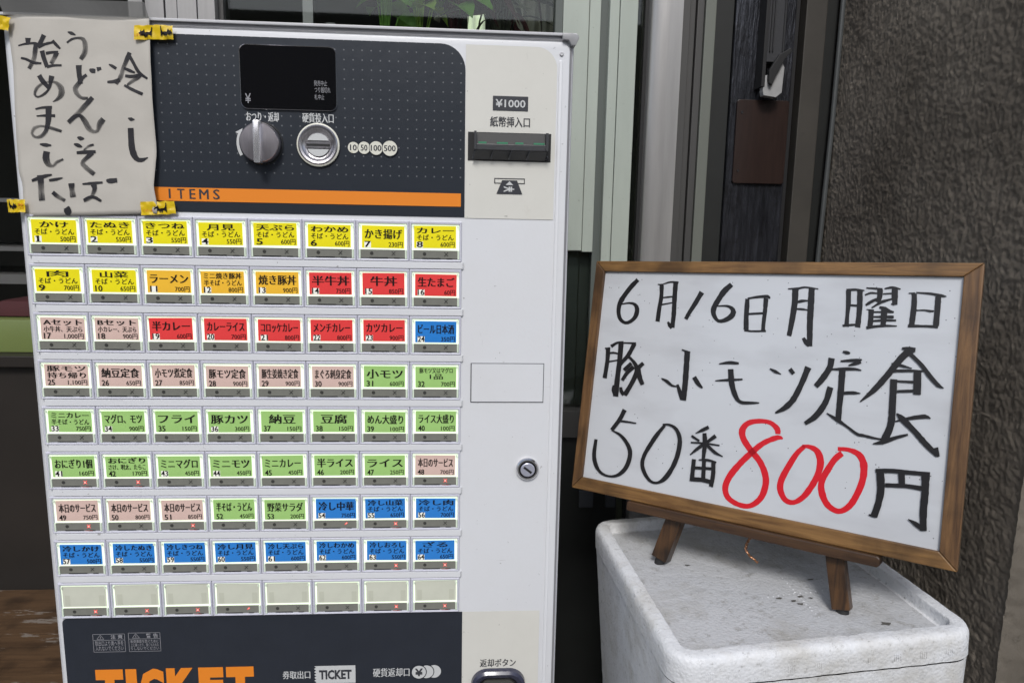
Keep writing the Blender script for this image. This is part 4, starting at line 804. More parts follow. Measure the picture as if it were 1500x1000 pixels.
SB = """n614,224,663,266,590,254,634,292,559,279,612,322,530,312,585,353,506,342,563,381,482,374,540,413,460,409,516,444,438,440,497,476,420,470,479,504,398,497,468,534,386,529,452,558,376,561,442,582,368,603,434,616,367,645,431,650,371,685,432,683,380,725,438,716,394,763,449,746,416,797,461,769,446,825,479,787,482,843,501,803,520,854,520,810,570,850,550,806,613,828,581,788,640,807,601,772,667,782,619,749,689,752,631,725,704,715,636,697,708,675,642,667,705,636,641,644,684,591,632,618,644,561,620,597,597,548,593,583,548,549,551,576,509,555,516,578,468,565,475,585,428,574,434,593
n958,304,1014,306,959,343,1021,345,965,383,1022,384,970,421,1024,424,970,459,1027,465,968,497,1026,505,966,535,1022,544,962,574,1018,583,958,615,1017,623,957,649,1016,656,954,683,1016,690,954,718,1015,725,954,753,1013,759,952,787,1013,794
n931,309,929,294,957,311,955,293,984,313,981,291,1010,315,1007,289
n1011,302,1004,288,1044,293,1035,275,1076,284,1066,262,1107,277,1101,254,1142,277,1139,251,1180,279,1178,253,1217,279,1215,256
n1143,271,1212,277,1146,310,1211,316,1145,349,1214,355,1150,389,1212,394,1150,429,1214,433,1150,469,1217,473,1152,503,1219,506,1158,537,1217,540,1159,572,1221,574,1160,606,1224,608,1163,639,1225,642,1162,671,1229,675,1166,709,1226,714,1165,746,1227,751,1166,782,1225,788,1164,818,1227,824,1165,855,1225,861
n1206,850,1174,879,1190,833,1156,862,1178,815,1135,845,1158,798,1124,818,1137,779,1115,792
n1011,484,1007,468,1040,481,1035,462,1069,478,1063,456,1096,475,1090,451,1133,469,1128,447,1169,463,1165,445
n1012,578,1005,557,1069,565,1062,545,1124,552,1118,534,1180,539,1174,522
n1508,368,1572,403,1494,403,1553,434,1479,438,1534,468,1462,472,1518,502,1446,504,1503,535,1432,533,1486,563,1417,565,1468,594,1403,592,1452,621,1389,618,1438,646,1377,643,1425,668,1362,673,1412,697,1352,701,1399,723,1340,728,1387,750
n1886,256,1931,300,1863,276,1910,324,1840,297,1889,346,1814,317,1872,370,1792,344,1853,392,1772,374,1837,418,1758,408,1816,444,1741,438,1802,474,1727,467,1787,501,1708,500,1772,535,1696,534,1755,562,1682,566,1751,588,1677,599,1747,611,1682,633,1745,629,1693,667,1749,648,1715,702,1760,675,1746,735,1777,704,1783,758,1794,719,1826,763,1816,717,1867,754,1846,706,1905,742,1873,689,1938,722,1897,672,1969,698,1917,649,1991,666,1928,635,2000,618,1932,618,1978,575,1931,602,1950,552,1924,591,1917,540,1906,574,1881,533,1878,563,1848,534,1851,559,1813,538,1817,560,1777,543,1781,562,1741,547,1745,564
f2094,447,2145,450,2095,476,2147,479,2094,506,2151,509,2093,537,2155,541,2095,570,2154,575,2096,606,2155,610,2098,649,2156,651,2100,681,2158,682,2101,716,2163,716,2104,753,2167,753,2108,790,2170,790,2110,827,2173,826
n2126,458,2119,435,2154,453,2146,428,2181,447,2173,422,2208,443,2200,415,2237,440,2229,408,2269,436,2262,403,2304,434,2296,397,2336,432,2330,393,2355,431,2360,393,2369,434,2387,412,2381,442,2393,435
f2313,432,2368,437,2313,462,2370,467,2315,493,2370,497,2315,523,2371,527,2320,553,2368,557,2318,581,2370,587,2319,618,2368,623,2319,654,2367,660,2318,689,2366,694,2318,722,2365,726,2318,760,2365,763,2320,793,2366,796,2320,827,2368,829
n2148,648,2143,622,2208,642,2203,615,2267,636,2262,609,2326,630,2321,603
n2121,850,2120,825,2149,850,2148,826,2176,852,2175,827,2204,852,2202,829,2235,851,2232,828,2262,850,2259,826,2291,848,2287,824,2321,844,2317,821,2351,842,2346,817,2380,839,2375,814
n2629,310,2706,314,2634,343,2704,346,2634,375,2708,379,2638,408,2708,411,2640,440,2709,446,2641,474,2709,482,2641,504,2707,513,2639,536,2707,546,2637,568,2706,579,2637,602,2702,613,2635,635,2700,646,2632,668,2698,679,2632,700,2693,711,2630,733,2690,744,2628,766,2686,776,2627,799,2681,809,2622,831,2679,842,2622,864,2673,874
n2585,322,2583,307,2619,321,2616,303,2653,320,2650,299,2686,318,2681,295,2714,316,2707,292,2744,307,2736,283,2774,301,2771,279,2797,302,2796,281,2826,304,2826,284,2857,307,2857,289,2889,310,2889,295,2920,313,2920,299
n2813,298,2883,303,2816,331,2882,335,2815,363,2886,367,2818,395,2886,400,2816,427,2890,432,2817,459,2892,464,2822,491,2889,494,2821,520,2893,525,2823,553,2894,558,2825,584,2894,589,2825,614,2897,619,2827,645,2896,649,2831,678,2896,680,2832,714,2899,715,2834,744,2901,744,2837,775,2903,775,2842,807,2903,807,2843,841,2908,839,2847,874,2910,873,2852,908,2911,906,2855,941,2913,940,2858,974,2916,972
n2897,944,2872,983,2877,924,2846,969,2858,908,2822,947,2840,892,2806,918,2821,872,2794,890
n2711,480,2701,455,2735,476,2723,442,2759,469,2750,435,2779,464,2774,435,2803,458,2800,437,2827,452,2825,440
n2689,557,2687,539,2711,558,2709,538,2734,560,2732,535,2757,561,2756,535,2780,562,2780,538,2805,562,2805,544,2830,564,2830,549
n3214,316,3268,317,3217,347,3270,348,3221,378,3272,378,3224,408,3274,409,3225,438,3277,439,3227,465,3279,468,3229,497,3278,501,3231,526,3276,531,3232,556,3274,560,3233,587,3273,591,3233,620,3274,623,3232,654,3276,657,3231,688,3278,692,3229,722,3281,726
n3222,328,3216,297,3251,323,3245,294,3280,319,3275,291,3309,317,3306,289,3332,317,3330,291,3355,316,3355,295,3380,317,3380,300,3404,317,3404,304
f3329,315,3389,317,3334,347,3388,349,3334,379,3393,381,3336,411,3396,413,3340,444,3396,446,3340,476,3400,479,3342,509,3400,513,3344,538,3399,543,3344,568,3400,574,3346,598,3398,604,3345,629,3398,635,3342,660,3400,666,3345,691,3397,697,3342,722,3399,727
n3268,492,3266,469,3302,494,3300,469,3336,495,3334,470,3369,495,3367,472
n3217,729,3211,704,3239,726,3233,699,3260,722,3255,696,3285,718,3280,692,3308,715,3303,688,3333,710,3329,686,3360,706,3356,684,3386,702,3382,681
n3421,289,3420,273,3449,291,3448,274,3478,294,3476,273,3505,296,3504,274,3532,297,3530,275,3557,297,3556,277,3583,298,3582,278
n3529,291,3586,291,3532,317,3588,318,3535,342,3589,345,3536,364,3588,375,3534,384,3583,402,3529,405,3576,426,3524,428,3569,448
n3418,369,3410,354,3436,360,3427,343,3454,352,3445,332,3472,346,3466,324,3491,345,3489,323,3513,346,3512,327,3535,347,3534,329
n3436,483,3424,466,3454,473,3438,449,3471,461,3453,434,3488,449,3471,421,3506,438,3490,408,3525,426,3510,398,3544,414,3531,389
n3497,508,3488,494,3521,491,3510,475,3545,475,3532,455,3570,461,3553,434,3592,447,3578,418,3616,437,3603,406,3639,425,3630,399,3663,414,3656,393,3688,404,3681,385
n3604,291,3600,278,3631,288,3626,268,3658,285,3652,258,3682,284,3679,255,3706,285,3707,260,3731,288,3733,269,3757,292,3759,278
n3674,280,3731,282,3674,308,3735,311,3676,337,3736,339,3677,367,3740,368,3684,397,3739,397,3689,428,3740,427,3693,458,3742,457
n3712,449,3707,470,3702,446,3697,465,3691,444,3688,460,3681,441,3678,454
n3593,351,3591,336,3625,348,3622,331,3657,345,3654,328,3689,343,3686,323
n3461,516,3518,519,3465,550,3518,552,3467,584,3519,586,3469,617,3520,621,3467,649,3521,656,3467,683,3520,690,3468,717,3518,723
n3443,525,3443,516,3467,529,3466,516,3490,532,3490,517,3514,535,3513,518
n3567,502,3570,478,3594,517,3600,480,3621,530,3630,484,3647,535,3655,500,3673,539,3677,515,3695,541,3696,523,3714,542,3715,529
n3588,512,3651,517,3589,543,3651,548,3589,573,3652,579,3590,603,3651,608,3592,631,3650,636,3595,658,3647,663,3594,685,3649,690
n3508,556,3506,538,3537,554,3535,536,3566,553,3564,534,3598,552,3595,533,3625,551,3623,532,3654,550,3652,532,3684,550,3682,531,3713,548,3712,531
n3514,609,3512,590,3543,609,3540,588,3573,609,3570,585,3603,610,3600,582,3631,610,3628,580,3656,609,3652,579,3676,610,3672,576,3705,609,3701,576,3719,607,3716,577
n3516,657,3512,635,3543,654,3538,631,3569,651,3565,627,3596,648,3592,623,3624,645,3620,621,3647,644,3644,619,3671,642,3668,618,3695,642,3693,617,3720,639,3718,618,3744,638,3742,617
n3463,742,3454,709,3486,735,3478,705,3509,728,3501,699,3536,722,3529,693,3561,717,3555,689,3588,712,3583,685,3618,708,3613,682,3646,704,3642,679,3673,702,3671,678,3701,699,3699,679,3728,697,3727,681,3756,695,3755,682
n3866,329,3916,329,3870,358,3918,358,3872,386,3921,386,3872,415,3925,418,3874,452,3926,457,3873,477,3926,484,3872,506,3927,514,3871,538,3926,546,3871,571,3924,578,3868,604,3925,612,3870,638,3921,645,3866,670,3923,677
n3839,333,3838,322,3860,334,3858,320,3881,335,3879,318,3901,335,3899,316
n3910,325,3909,311,3938,328,3937,311,3966,330,3965,311,3993,332,3992,312,4020,335,4019,312,4044,338,4044,313,4072,343,4073,317,4098,350,4100,321,4122,356,4124,325,4143,360,4144,328,4169,359,4169,337,4189,354,4189,346
n4089,351,4143,356,4090,378,4143,383,4089,406,4145,411,4091,433,4144,438,4090,461,4146,467,4091,491,4146,497,4092,518,4145,524,4092,546,4145,552,4092,575,4145,581,4091,604,4146,610,4090,634,4147,640,4093,663,4145,668
n3926,517,3924,502,3952,514,3950,500,3978,513,3976,497,4001,512,4000,496,4030,518,4031,497,4055,524,4054,499,4074,521,4071,501,4090,516,4087,502
n3862,697,3859,665,3891,694,3888,665,3919,693,3916,663,3948,691,3945,662,3976,688,3973,663,4003,687,4001,662,4031,687,4029,660,4058,687,4056,660,4085,688,4083,659,4112,689,4110,658,4139,690,4137,657
n275,1196,341,1196,277,1229,344,1229,281,1261,345,1261,282,1294,349,1294,285,1327,349,1329,287,1365,349,1368,285,1399,348,1404,283,1437,347,1442,281,1477,344,1482,280,1518,340,1523,275,1558,340,1564,273,1598,337,1604
n263,1209,258,1189,289,1205,285,1185,316,1202,311,1181,343,1198,337,1177
n368,1183,334,1146,392,1161,364,1130,416,1140,393,1112,441,1124,425,1096,468,1113,459,1088,500,1105,493,1083,532,1097,526,1079
n457,1092,532,1095,456,1134,535,1137,460,1176,534,1178,461,1218,536,1220,462,1259,536,1262,462,1300,538,1303,465,1339,536,1342,464,1376,537,1381,463,1412,537,1417,461,1448,537,1453,461,1483,535,1488,461,1521,533,1525,460,1560,533,1563,458,1596,535,1599,456,1633,537,1636,458,1672,536,1673,458,1711,537,1712,457,1750,539,1751,459,1789,538,1790,457,1827,540,1828
n439,1681,474,1683,429,1713,480,1714,428,1752,486,1742,448,1792,496,1775,470,1830,512,1814
n336,1271,327,1249,367,1264,358,1239,396,1260,393,1232,429,1261,431,1237,466,1264,468,1245
n319,1390,312,1370,374,1376,367,1356,428,1361,422,1344,482,1348,476,1331
n535,1112,533,1093,596,1110,593,1090,656,1109,653,1086,716,1108,713,1083
n663,1090,721,1115,649,1122,707,1146,636,1154,693,1178,624,1187,677,1209,608,1215,665,1241,596,1241,649,1269,574,1277,622,1307,550,1307,596,1339,531,1338,572,1363,510,1374,549,1395,493,1406,529,1425
n606,1290,631,1260,636,1310,660,1281,665,1331,690,1303,687,1354,721,1325,707,1382,751,1352,725,1408,776,1383,734,1432,794,1418,735,1452,802,1455,733,1475,796,1488,724,1506,788,1524,714,1535,779,1555,704,1566,766,1589,690,1600,751,1624,676,1636,734,1659,662,1663,721,1689,648,1692,705,1719,630,1721,691,1750,613,1751,676,1780,600,1783,657,1809
n635,1778,599,1810,614,1756,573,1788,598,1738,550,1760,589,1719,542,1727,581,1694,541,1699
n657,1349,697,1381,625,1383,664,1415,591,1416,633,1450,560,1452,599,1483
n694,1390,739,1429,673,1413,715,1450,650,1435,692,1472,627,1459,670,1493,606,1485,652,1514,584,1522,631,1546,567,1559,611,1579,548,1595,594,1615
n830,1332,869,1366,803,1357,844,1392,776,1382,819,1420,750,1409,793,1446
n754,1423,814,1412,762,1463,826,1452,770,1505,838,1491,782,1547,851,1525,804,1582,863,1556,824,1614,880,1586,846,1643,895,1618
n1394,1148,1473,1149,1398,1184,1472,1185,1398,1220,1475,1221,1400,1256,1476,1257,1405,1292,1474,1293,1403,1328,1479,1329,1404,1362,1480,1363,1407,1396,1480,1397,1408,1429,1481,1429,1407,1461,1485,1461,1409,1492,1485,1493,1412,1525,1484,1526,1412,1558,1486,1559,1412,1592,1486,1594,1412,1626,1486,1629,1415,1662,1483,1664,1411,1697,1486,1699,1413,1733,1484,1735,1412,1768,1484,1770
n1356,1141,1359,1123,1393,1151,1397,1131,1431,1161,1435,1139,1468,1171,1473,1147
n1455,1748,1406,1768,1441,1715,1390,1736,1425,1683,1376,1703,1412,1652,1361,1672,1395,1624,1351,1642,1378,1598,1342,1612,1362,1571,1331,1583
n1121,1527,1126,1515,1146,1544,1156,1520,1171,1559,1185,1526,1193,1574,1216,1535,1230,1594,1251,1562,1269,1612,1280,1584,1307,1615,1309,1592,1340,1611,1340,1598
n1533,1478,1578,1445,1556,1507,1601,1474,1577,1537,1624,1501,1604,1562,1641,1525,1640,1583,1663,1553,1674,1595,1685,1579
n1857,1275,1854,1263,1889,1271,1883,1252,1921,1268,1913,1241,1952,1264,1943,1231,1981,1261,1974,1224,2010,1260,2006,1220,2039,1258,2037,1222,2069,1256,2067,1225,2099,1253,2097,1228
n1832,1486,1830,1474,1864,1483,1861,1467,1896,1481,1891,1459,1927,1477,1922,1453,1959,1474,1953,1445,1992,1471,1986,1439,2026,1466,2019,1433,2060,1459,2055,1430,2095,1451,2090,1427,2130,1445,2126,1423,2164,1438,2161,1420
n1972,1324,2039,1315,1979,1360,2045,1352,1984,1397,2052,1389,1988,1435,2060,1425,1997,1472,2065,1459,2005,1508,2074,1490,2019,1542,2081,1522,2034,1575,2091,1553,2047,1607,2105,1582,2062,1636,2117,1608,2079,1659,2126,1630,2103,1690,2142,1657,2132,1710,2155,1675,2164,1724,2175,1685,2196,1728,2196,1688,2228,1725,2224,1687,2260,1720,2255,1684,2289,1715,2284,1683,2323,1709,2319,1681,2356,1701,2352,1680,2388,1692,2386,1680
n2467,1278,2472,1264,2496,1298,2506,1272,2527,1317,2540,1281,2552,1322,2561,1293,2576,1325,2582,1306,2601,1329,2604,1320
n2680,1267,2711,1237,2695,1286,2728,1255,2711,1303,2743,1273,2727,1321,2759,1291
n2860,1202,2931,1227,2853,1234,2920,1258,2848,1266,2909,1287,2839,1297,2901,1319,2831,1328,2893,1350,2822,1359,2883,1382,2814,1391,2871,1414,2804,1424,2859,1447,2790,1457,2850,1482,2777,1491,2838,1517,2765,1523,2825,1551,2754,1554,2810,1583,2739,1577,2800,1615,2725,1612,2774,1648,2705,1636,2754,1680,2684,1658,2732,1707,2666,1683,2705,1728,2645,1706,2677,1748,2624,1728,2647,1763,2600,1749,2618,1777,2577,1773,2588,1790
n3243,1017,3244,999,3262,1027,3264,995,3281,1034,3283,995,3301,1033,3302,1000,3321,1026,3321,1009
n3231,1124,3228,1107,3262,1122,3258,1099,3293,1119,3288,1092,3322,1117,3317,1085,3349,1115,3343,1080,3374,1112,3368,1077,3397,1108,3391,1074,3424,1100,3418,1073,3447,1091,3444,1074
n3101,1085,3168,1093,3101,1112,3166,1119,3101,1137,3165,1145,3100,1160,3162,1175,3095,1184,3154,1207,3085,1205,3145,1237,3075,1232,3131,1265,3060,1258,3118,1294,3044,1283,3104,1323,3033,1309,3088,1347,3017,1334,3071,1375,3004,1359,3052,1398,2988,1382,3035,1421,2973,1407,3017,1443
n3148,1225,3145,1205,3175,1223,3171,1200,3203,1222,3198,1195,3230,1221,3225,1189,3256,1218,3252,1185,3282,1217,3277,1181,3312,1213,3308,1178,3342,1210,3338,1176,3369,1207,3367,1176,3392,1204,3392,1177,3424,1205,3425,1184,3449,1206,3451,1194
n3224,1216,3292,1218,3226,1248,3292,1250,3224,1280,3295,1282,3227,1313,3293,1314,3228,1346,3294,1347,3230,1377,3294,1379,3230,1408,3295,1409,3230,1437,3296,1439,3228,1464,3299,1466,3231,1503,3296,1505,3232,1537,3295,1540,3232,1569,3294,1572,3231,1600,3293,1603,3234,1632,3291,1633,3232,1663,3293,1663,3233,1692,3294,1692,3234,1721,3294,1721,3235,1750,3295,1749,3237,1778,3294,1778
n3279,1484,3274,1457,3307,1483,3301,1450,3334,1480,3328,1443,3361,1475,3355,1440,3384,1473,3381,1436,3412,1468,3410,1437,3438,1463,3437,1443,3464,1457,3463,1448
n3120,1408,3183,1424,3114,1438,3178,1453,3109,1468,3174,1482,3105,1497,3169,1512,3102,1525,3161,1542,3097,1553,3153,1572,3086,1578,3146,1604,3077,1605,3133,1634,3062,1632,3121,1665,3048,1659,3107,1696,3034,1686,3090,1724,3019,1711,3072,1751,3004,1733,3054,1777,2986,1756,3031,1803,2969,1779,3005,1823,2948,1799,2980,1842,2927,1821,2956,1858,2906,1843,2931,1876
n3137,1718,3142,1707,3164,1737,3172,1718,3191,1757,3204,1729,3218,1775,3233,1741,3244,1792,3261,1754,3268,1804,3285,1767,3291,1815,3307,1780,3315,1824,3328,1796,3341,1837,3353,1812,3364,1851,3376,1827,3389,1869,3403,1843,3415,1887,3429,1860,3440,1902,3453,1875,3462,1915,3473,1884,3489,1922,3493,1890,3509,1922,3508,1888,3529,1921,3531,1890,3551,1922,3554,1894,3576,1927,3579,1896,3602,1928,3605,1901,3628,1930,3630,1905,3653,1930,3654,1908,3677,1930,3678,1910,3701,1930,3702,1911,3726,1929,3726,1913
n3429,1086,3444,1120,3404,1097,3419,1134,3377,1111,3391,1145,3356,1123,3368,1152,3334,1137,3342,1158,3312,1152,3317,1163
n3894,896,3943,957,3878,915,3926,975,3862,932,3908,990,3845,951,3891,1006,3826,973,3875,1025,3805,999,3857,1049,3790,1023,3844,1069,3775,1050,3827,1092,3758,1077,3812,1119,3743,1107,3794,1147,3725,1135,3778,1176,3710,1164,3760,1204,3693,1190,3745,1232,3679,1217,3727,1257,3662,1242,3711,1283,3645,1267,3696,1309,3629,1291,3680,1335,3615,1317,3661,1358,3598,1341,3644,1383,3581,1365,3625,1407,3565,1390,3605,1430,3549,1415,3583,1450,3532,1439,3561,1471,3515,1464,3539,1490,3497,1489,3517,1510,3480,1515,3494,1529,3463,1540,3471,1549
n3824,937,3824,914,3845,943,3844,910,3866,948,3865,906,3887,952,3887,905,3908,956,3909,905,3929,958,3931,908,3951,960,3952,910
n3876,978,3899,944,3898,999,3921,966,3921,1021,3944,986,3944,1041,3967,1009,3966,1063,3990,1029,3986,1082,4011,1050,4004,1103,4031,1069,4024,1125,4052,1094,4040,1148,4071,1117,4056,1170,4088,1140,4071,1194,4105,1159,4089,1215,4120,1180,4112,1240,4141,1205,4135,1264,4162,1229,4157,1285,4181,1251,4178,1304,4197,1266,4212,1313,4219,1290,4238,1314,4240,1306
n3737,1105,3738,1089,3759,1111,3760,1090,3780,1116,3782,1091,3802,1122,3805,1091,3826,1126,3829,1095,3851,1130,3854,1101,3879,1132,3882,1110,3907,1135,3909,1119,3935,1138,3936,1128
n3721,1198,3716,1165,3746,1193,3742,1163,3771,1191,3766,1158,3795,1187,3790,1156,3820,1184,3816,1153,3846,1182,3842,1149,3873,1178,3870,1148,3898,1175,3895,1146,3925,1172,3922,1145,3952,1170,3949,1143,3980,1166,3978,1143,4008,1163,4006,1143,4035,1160,4034,1142,4063,1157,4061,1141
n3953,1151,4023,1149,3958,1236,4030,1234,3963,1321,4036,1318,3970,1406,4039,1403
n3804,1293,3802,1272,3865,1291,3863,1268,3926,1290,3924,1264,3986,1287,3984,1261
n3816,1404,3812,1377,3877,1397,3872,1367,3937,1388,3933,1358,3997,1380,3992,1348
n3740,1264,3809,1264,3742,1296,3809,1296,3744,1329,3810,1329,3744,1361,3813,1361,3747,1394,3812,1394,3748,1426,3813,1426,3748,1458,3815,1458,3749,1489,3816,1489,3750,1520,3817,1520,3752,1555,3818,1554,3752,1589,3820,1587,3753,1623,3822,1621,3758,1655,3820,1654,3753,1685,3825,1687,3755,1713,3822,1718,3752,1738,3821,1748,3750,1770,3814,1786,3741,1799,3808,1821,3733,1826,3799,1853,3724,1851,3790,1880,3716,1872,3782,1905,3708,1902,3764,1936,3702,1926,3744,1957,3693,1951,3728,1976
n3635,1987,3631,1975,3660,1984,3654,1962,3684,1981,3676,1950,3709,1976,3697,1938,3736,1968,3721,1925,3759,1956,3741,1915,3781,1943,3763,1903,3804,1930,3786,1890,3826,1915,3810,1879,3847,1902,3834,1868,3869,1889,3858,1858,3892,1879,3881,1848,3914,1868,3904,1840,3936,1855,3928,1832,3958,1844,3951,1824
n3825,1718,3821,1706,3851,1711,3846,1694,3877,1703,3871,1682,3903,1694,3896,1670,3929,1688,3920,1658,3954,1680,3945,1647,3977,1674,3968,1638,4005,1666,3995,1627,4032,1659,4023,1619,4058,1653,4049,1611,4080,1649,4073,1604,4096,1645,4096,1602,4124,1641,4129,1615,4146,1643,4149,1634
n3827,1630,3833,1620,3837,1651,3853,1626,3847,1671,3874,1632,3866,1699,3902,1647,3883,1716,3920,1661,3903,1733,3940,1680,3926,1754,3963,1701,3951,1772,3984,1725,3973,1794,4007,1747,3995,1813,4029,1768,4014,1833,4049,1788,4032,1853,4069,1807,4052,1871,4086,1829,4068,1895,4107,1845,4089,1911,4123,1867,4107,1931,4141,1884,4130,1952,4163,1904,4153,1971,4184,1925,4175,1989,4204,1945,4199,2005,4224,1967,4220,2025,4246,1986
n4195,1941,4237,1922,4207,1969,4244,1954,4218,1999,4252,1984,4230,2027,4259,2015
n625,1977,687,1999,612,2011,672,2031,601,2045,658,2064,587,2077,644,2099,571,2111,625,2135,556,2140,606,2166,536,2170,586,2197,516,2202,565,2229,495,2233,543,2260,474,2265,523,2291
n609,2156,608,2129,649,2155,649,2129,689,2154,689,2128,728,2152,728,2129,766,2151,767,2130,804,2151,804,2132,842,2149,842,2134
n491,2287,497,2273,524,2301,531,2280,557,2312,566,2288,588,2326,602,2296,616,2341,637,2309,643,2360,670,2327,668,2382,702,2348,693,2405,730,2372,714,2428,755,2398,731,2454,779,2423,747,2478,798,2451,758,2503,817,2481,766,2527,828,2514,771,2554,832,2549,770,2584,833,2586,766,2616,830,2622,760,2646,823,2657,753,2676,813,2691,742,2706,800,2726,729,2735,782,2759,713,2761,762,2790,695,2785,739,2818,675,2809,710,2842,652,2830,680,2864,629,2847,648,2880,594,2864,603,2895,554,2875,557,2902,514,2877,512,2905,475,2872,467,2902,438,2859,422,2893,406,2842,380,2875,380,2819,344,2849,360,2787,310,2818,342,2753,285,2780,328,2729,271,2750,320,2701,257,2718,310,2671,250,2682,305,2635,244,2642,302,2602,243,2604,302,2563,244,2563,302,2521,248,2520,302,2479,252,2478,303,2437,254,2436
n1224,2104,1254,2123,1201,2130,1236,2153,1180,2157,1217,2181,1158,2186,1198,2210,1134,2216,1181,2242,1115,2245,1166,2271,1096,2275,1149,2301,1078,2307,1133,2332,1063,2340,1114,2363,1046,2371,1099,2394,1030,2402,1082,2425,1014,2433,1066,2456,1001,2466,1049,2485,986,2497,1037,2514,975,2529,1028,2541,967,2565,1018,2574,959,2600,1013,2604,957,2636,1013,2632,962,2671,1015,2660,972,2707,1024,2687,989,2741,1038,2716,1009,2772,1054,2744,1030,2799,1071,2769,1061,2828,1094,2797,1093,2853,1119,2819,1128,2867,1143,2835,1163,2874,1168,2842,1198,2872,1193,2841,1232,2862,1219,2833,1269,2846,1245,2814,1308,2822,1270,2786,1343,2787,1295,2752,1364,2759,1310,2729,1383,2729,1326,2701,1400,2696,1343,2671,1414,2660,1361,2640,1429,2626,1375,2608,1445,2593,1384,2575,1456,2557,1396,2541,1465,2520,1408,2508,1475,2484,1416,2473,1483,2447,1420,2439,1487,2409,1427,2404,1492,2369,1429,2366,1492,2330,1431,2330,1491,2292,1431,2296,1484,2256,1430,2267,1474,2217,1421,2235,1458,2182,1409,2206,1436,2154,1397,2179,1415,2127,1381,2160,1380,2104,1358,2138,1343,2091,1330,2123,1306,2084,1302,2113,1271,2085,1273,2110,1238,2091,1242,2114,1207,2097,1210,2118
n1799,2038,1821,2073,1774,2053,1797,2089,1749,2068,1773,2104,1724,2085,1747,2120,1699,2107,1717,2133,1674,2130,1685,2146,1649,2153,1653,2160
n1597,2206,1610,2180,1633,2223,1646,2196,1669,2238,1681,2214,1705,2255,1717,2230
n1891,2132,1924,2167,1859,2163,1890,2196,1828,2196,1855,2224,1797,2228,1820,2253
n1604,2286,1602,2268,1641,2282,1639,2263,1677,2279,1674,2258,1714,2275,1712,2254,1756,2272,1755,2251,1788,2271,1788,2248,1823,2270,1822,2248,1859,2269,1859,2248,1896,2268,1896,2248,1933,2267,1933,2249,1968,2266,1968,2249
n1740,2141,1789,2133,1744,2171,1796,2161,1747,2199,1804,2189,1752,2228,1808,2221,1752,2262,1814,2258,1758,2290,1811,2288,1758,2321,1812,2320,1758,2354,1811,2354,1760,2389,1808,2389,1762,2424,1806,2423,1763,2458,1804,2457
n1767,2246,1794,2274,1745,2265,1774,2295,1724,2285,1752,2314,1703,2305,1731,2334,1682,2327,1709,2353,1662,2350,1687,2373,1643,2375,1664,2393,1625,2400,1640,2413,1606,2424,1616,2433
n1790,2284,1812,2254,1819,2306,1843,2275,1849,2328,1873,2297,1879,2350,1902,2317,1910,2368,1928,2333,1949,2379,1959,2351,1985,2384,1990,2365,2019,2390,2023,2379
n1640,2475,1693,2474,1640,2507,1693,2506,1640,2539,1693,2538,1640,2572,1692,2570,1639,2605,1693,2604,1640,2641,1693,2638,1638,2677,1696,2674,1639,2713,1696,2710,1638,2749,1698,2746
n1728,2480,1726,2465,1765,2476,1762,2456,1801,2474,1798,2446,1836,2472,1836,2441,1863,2472,1866,2443,1891,2474,1895,2447,1920,2475,1923,2453,1949,2476,1951,2458
n1887,2469,1939,2463,1890,2500,1942,2493,1893,2530,1945,2524,1896,2561,1948,2555,1898,2591,1951,2586,1899,2620,1951,2618,1897,2656,1951,2657,1895,2692,1948,2695,1892,2730,1943,2732,1887,2767,1941,2770
n1769,2458,1820,2454,1775,2539,1824,2535,1778,2620,1830,2615,1782,2700,1835,2695
n1669,2598,1666,2561,1753,2588,1750,2552,1836,2576,1833,2543,1918,2566,1915,2534
n1649,2751,1644,2697,1683,2747,1678,2693,1718,2742,1713,2690,1752,2738,1748,2685,1783,2733,1782,2684,1812,2733,1813,2681,1843,2734,1848,2682,1871,2736,1879,2686,1898,2739,1907,2691,1927,2743,1935,2695
n3685,2242,3758,2228,3689,2271,3762,2256,3693,2300,3767,2284,3697,2330,3772,2313,3700,2358,3778,2342,3706,2385,3779,2372,3707,2412,3785,2400,3712,2435,3784,2428,3713,2467,3785,2463,3713,2496,3785,2497,3711,2525,3783,2528,3712,2553,3777,2559,3710,2583,3771,2591,3703,2613,3769,2624,3697,2644,3762,2658,3691,2675,3754,2690,3683,2708,3748,2722,3675,2740,3742,2754
n3655,2748,3656,2736,3675,2755,3677,2731,3695,2759,3698,2730,3717,2760,3720,2733,3740,2757,3742,2741
n3683,2283,3679,2243,3713,2279,3708,2237,3743,2275,3738,2232,3772,2272,3767,2225,3801,2267,3796,2221,3829,2262,3825,2217,3856,2259,3853,2213,3882,2256,3879,2211,3906,2254,3904,2209,3929,2254,3928,2208,3953,2251,3952,2208,3979,2252,3977,2205,4005,2248,4004,2205,4030,2247,4028,2203,4056,2245,4054,2200,4082,2241,4080,2200,4109,2240,4107,2197,4136,2239,4133,2194,4162,2237,4160,2192,4188,2235,4186,2190
n3892,2228,3957,2216,3901,2279,3962,2267,3908,2330,3967,2319,3917,2381,3972,2370
n3788,2419,3784,2378,3817,2417,3813,2372,3847,2411,3843,2369,3877,2407,3873,2365,3906,2404,3902,2359,3934,2400,3931,2355,3961,2395,3959,2353,3987,2393,3985,2350,4014,2392,4014,2348,4039,2391,4040,2348,4063,2393,4065,2346,4087,2393,4089,2346,4111,2394,4112,2346,4135,2395,4136,2345
n4111,2215,4185,2208,4111,2244,4188,2237,4114,2273,4189,2265,4120,2301,4186,2294,4119,2330,4190,2323,4123,2358,4189,2352,4125,2386,4190,2381,4124,2413,4193,2409,4126,2444,4191,2442,4125,2475,4192,2473,4123,2505,4193,2504,4125,2536,4190,2534,4125,2568,4190,2564,4125,2601,4191,2595,4126,2630,4193,2622,4129,2659,4194,2650,4134,2688,4193,2679,4135,2718,4196,2708,4138,2747,4198,2737,4139,2777,4202,2766,4142,2805,4203,2795
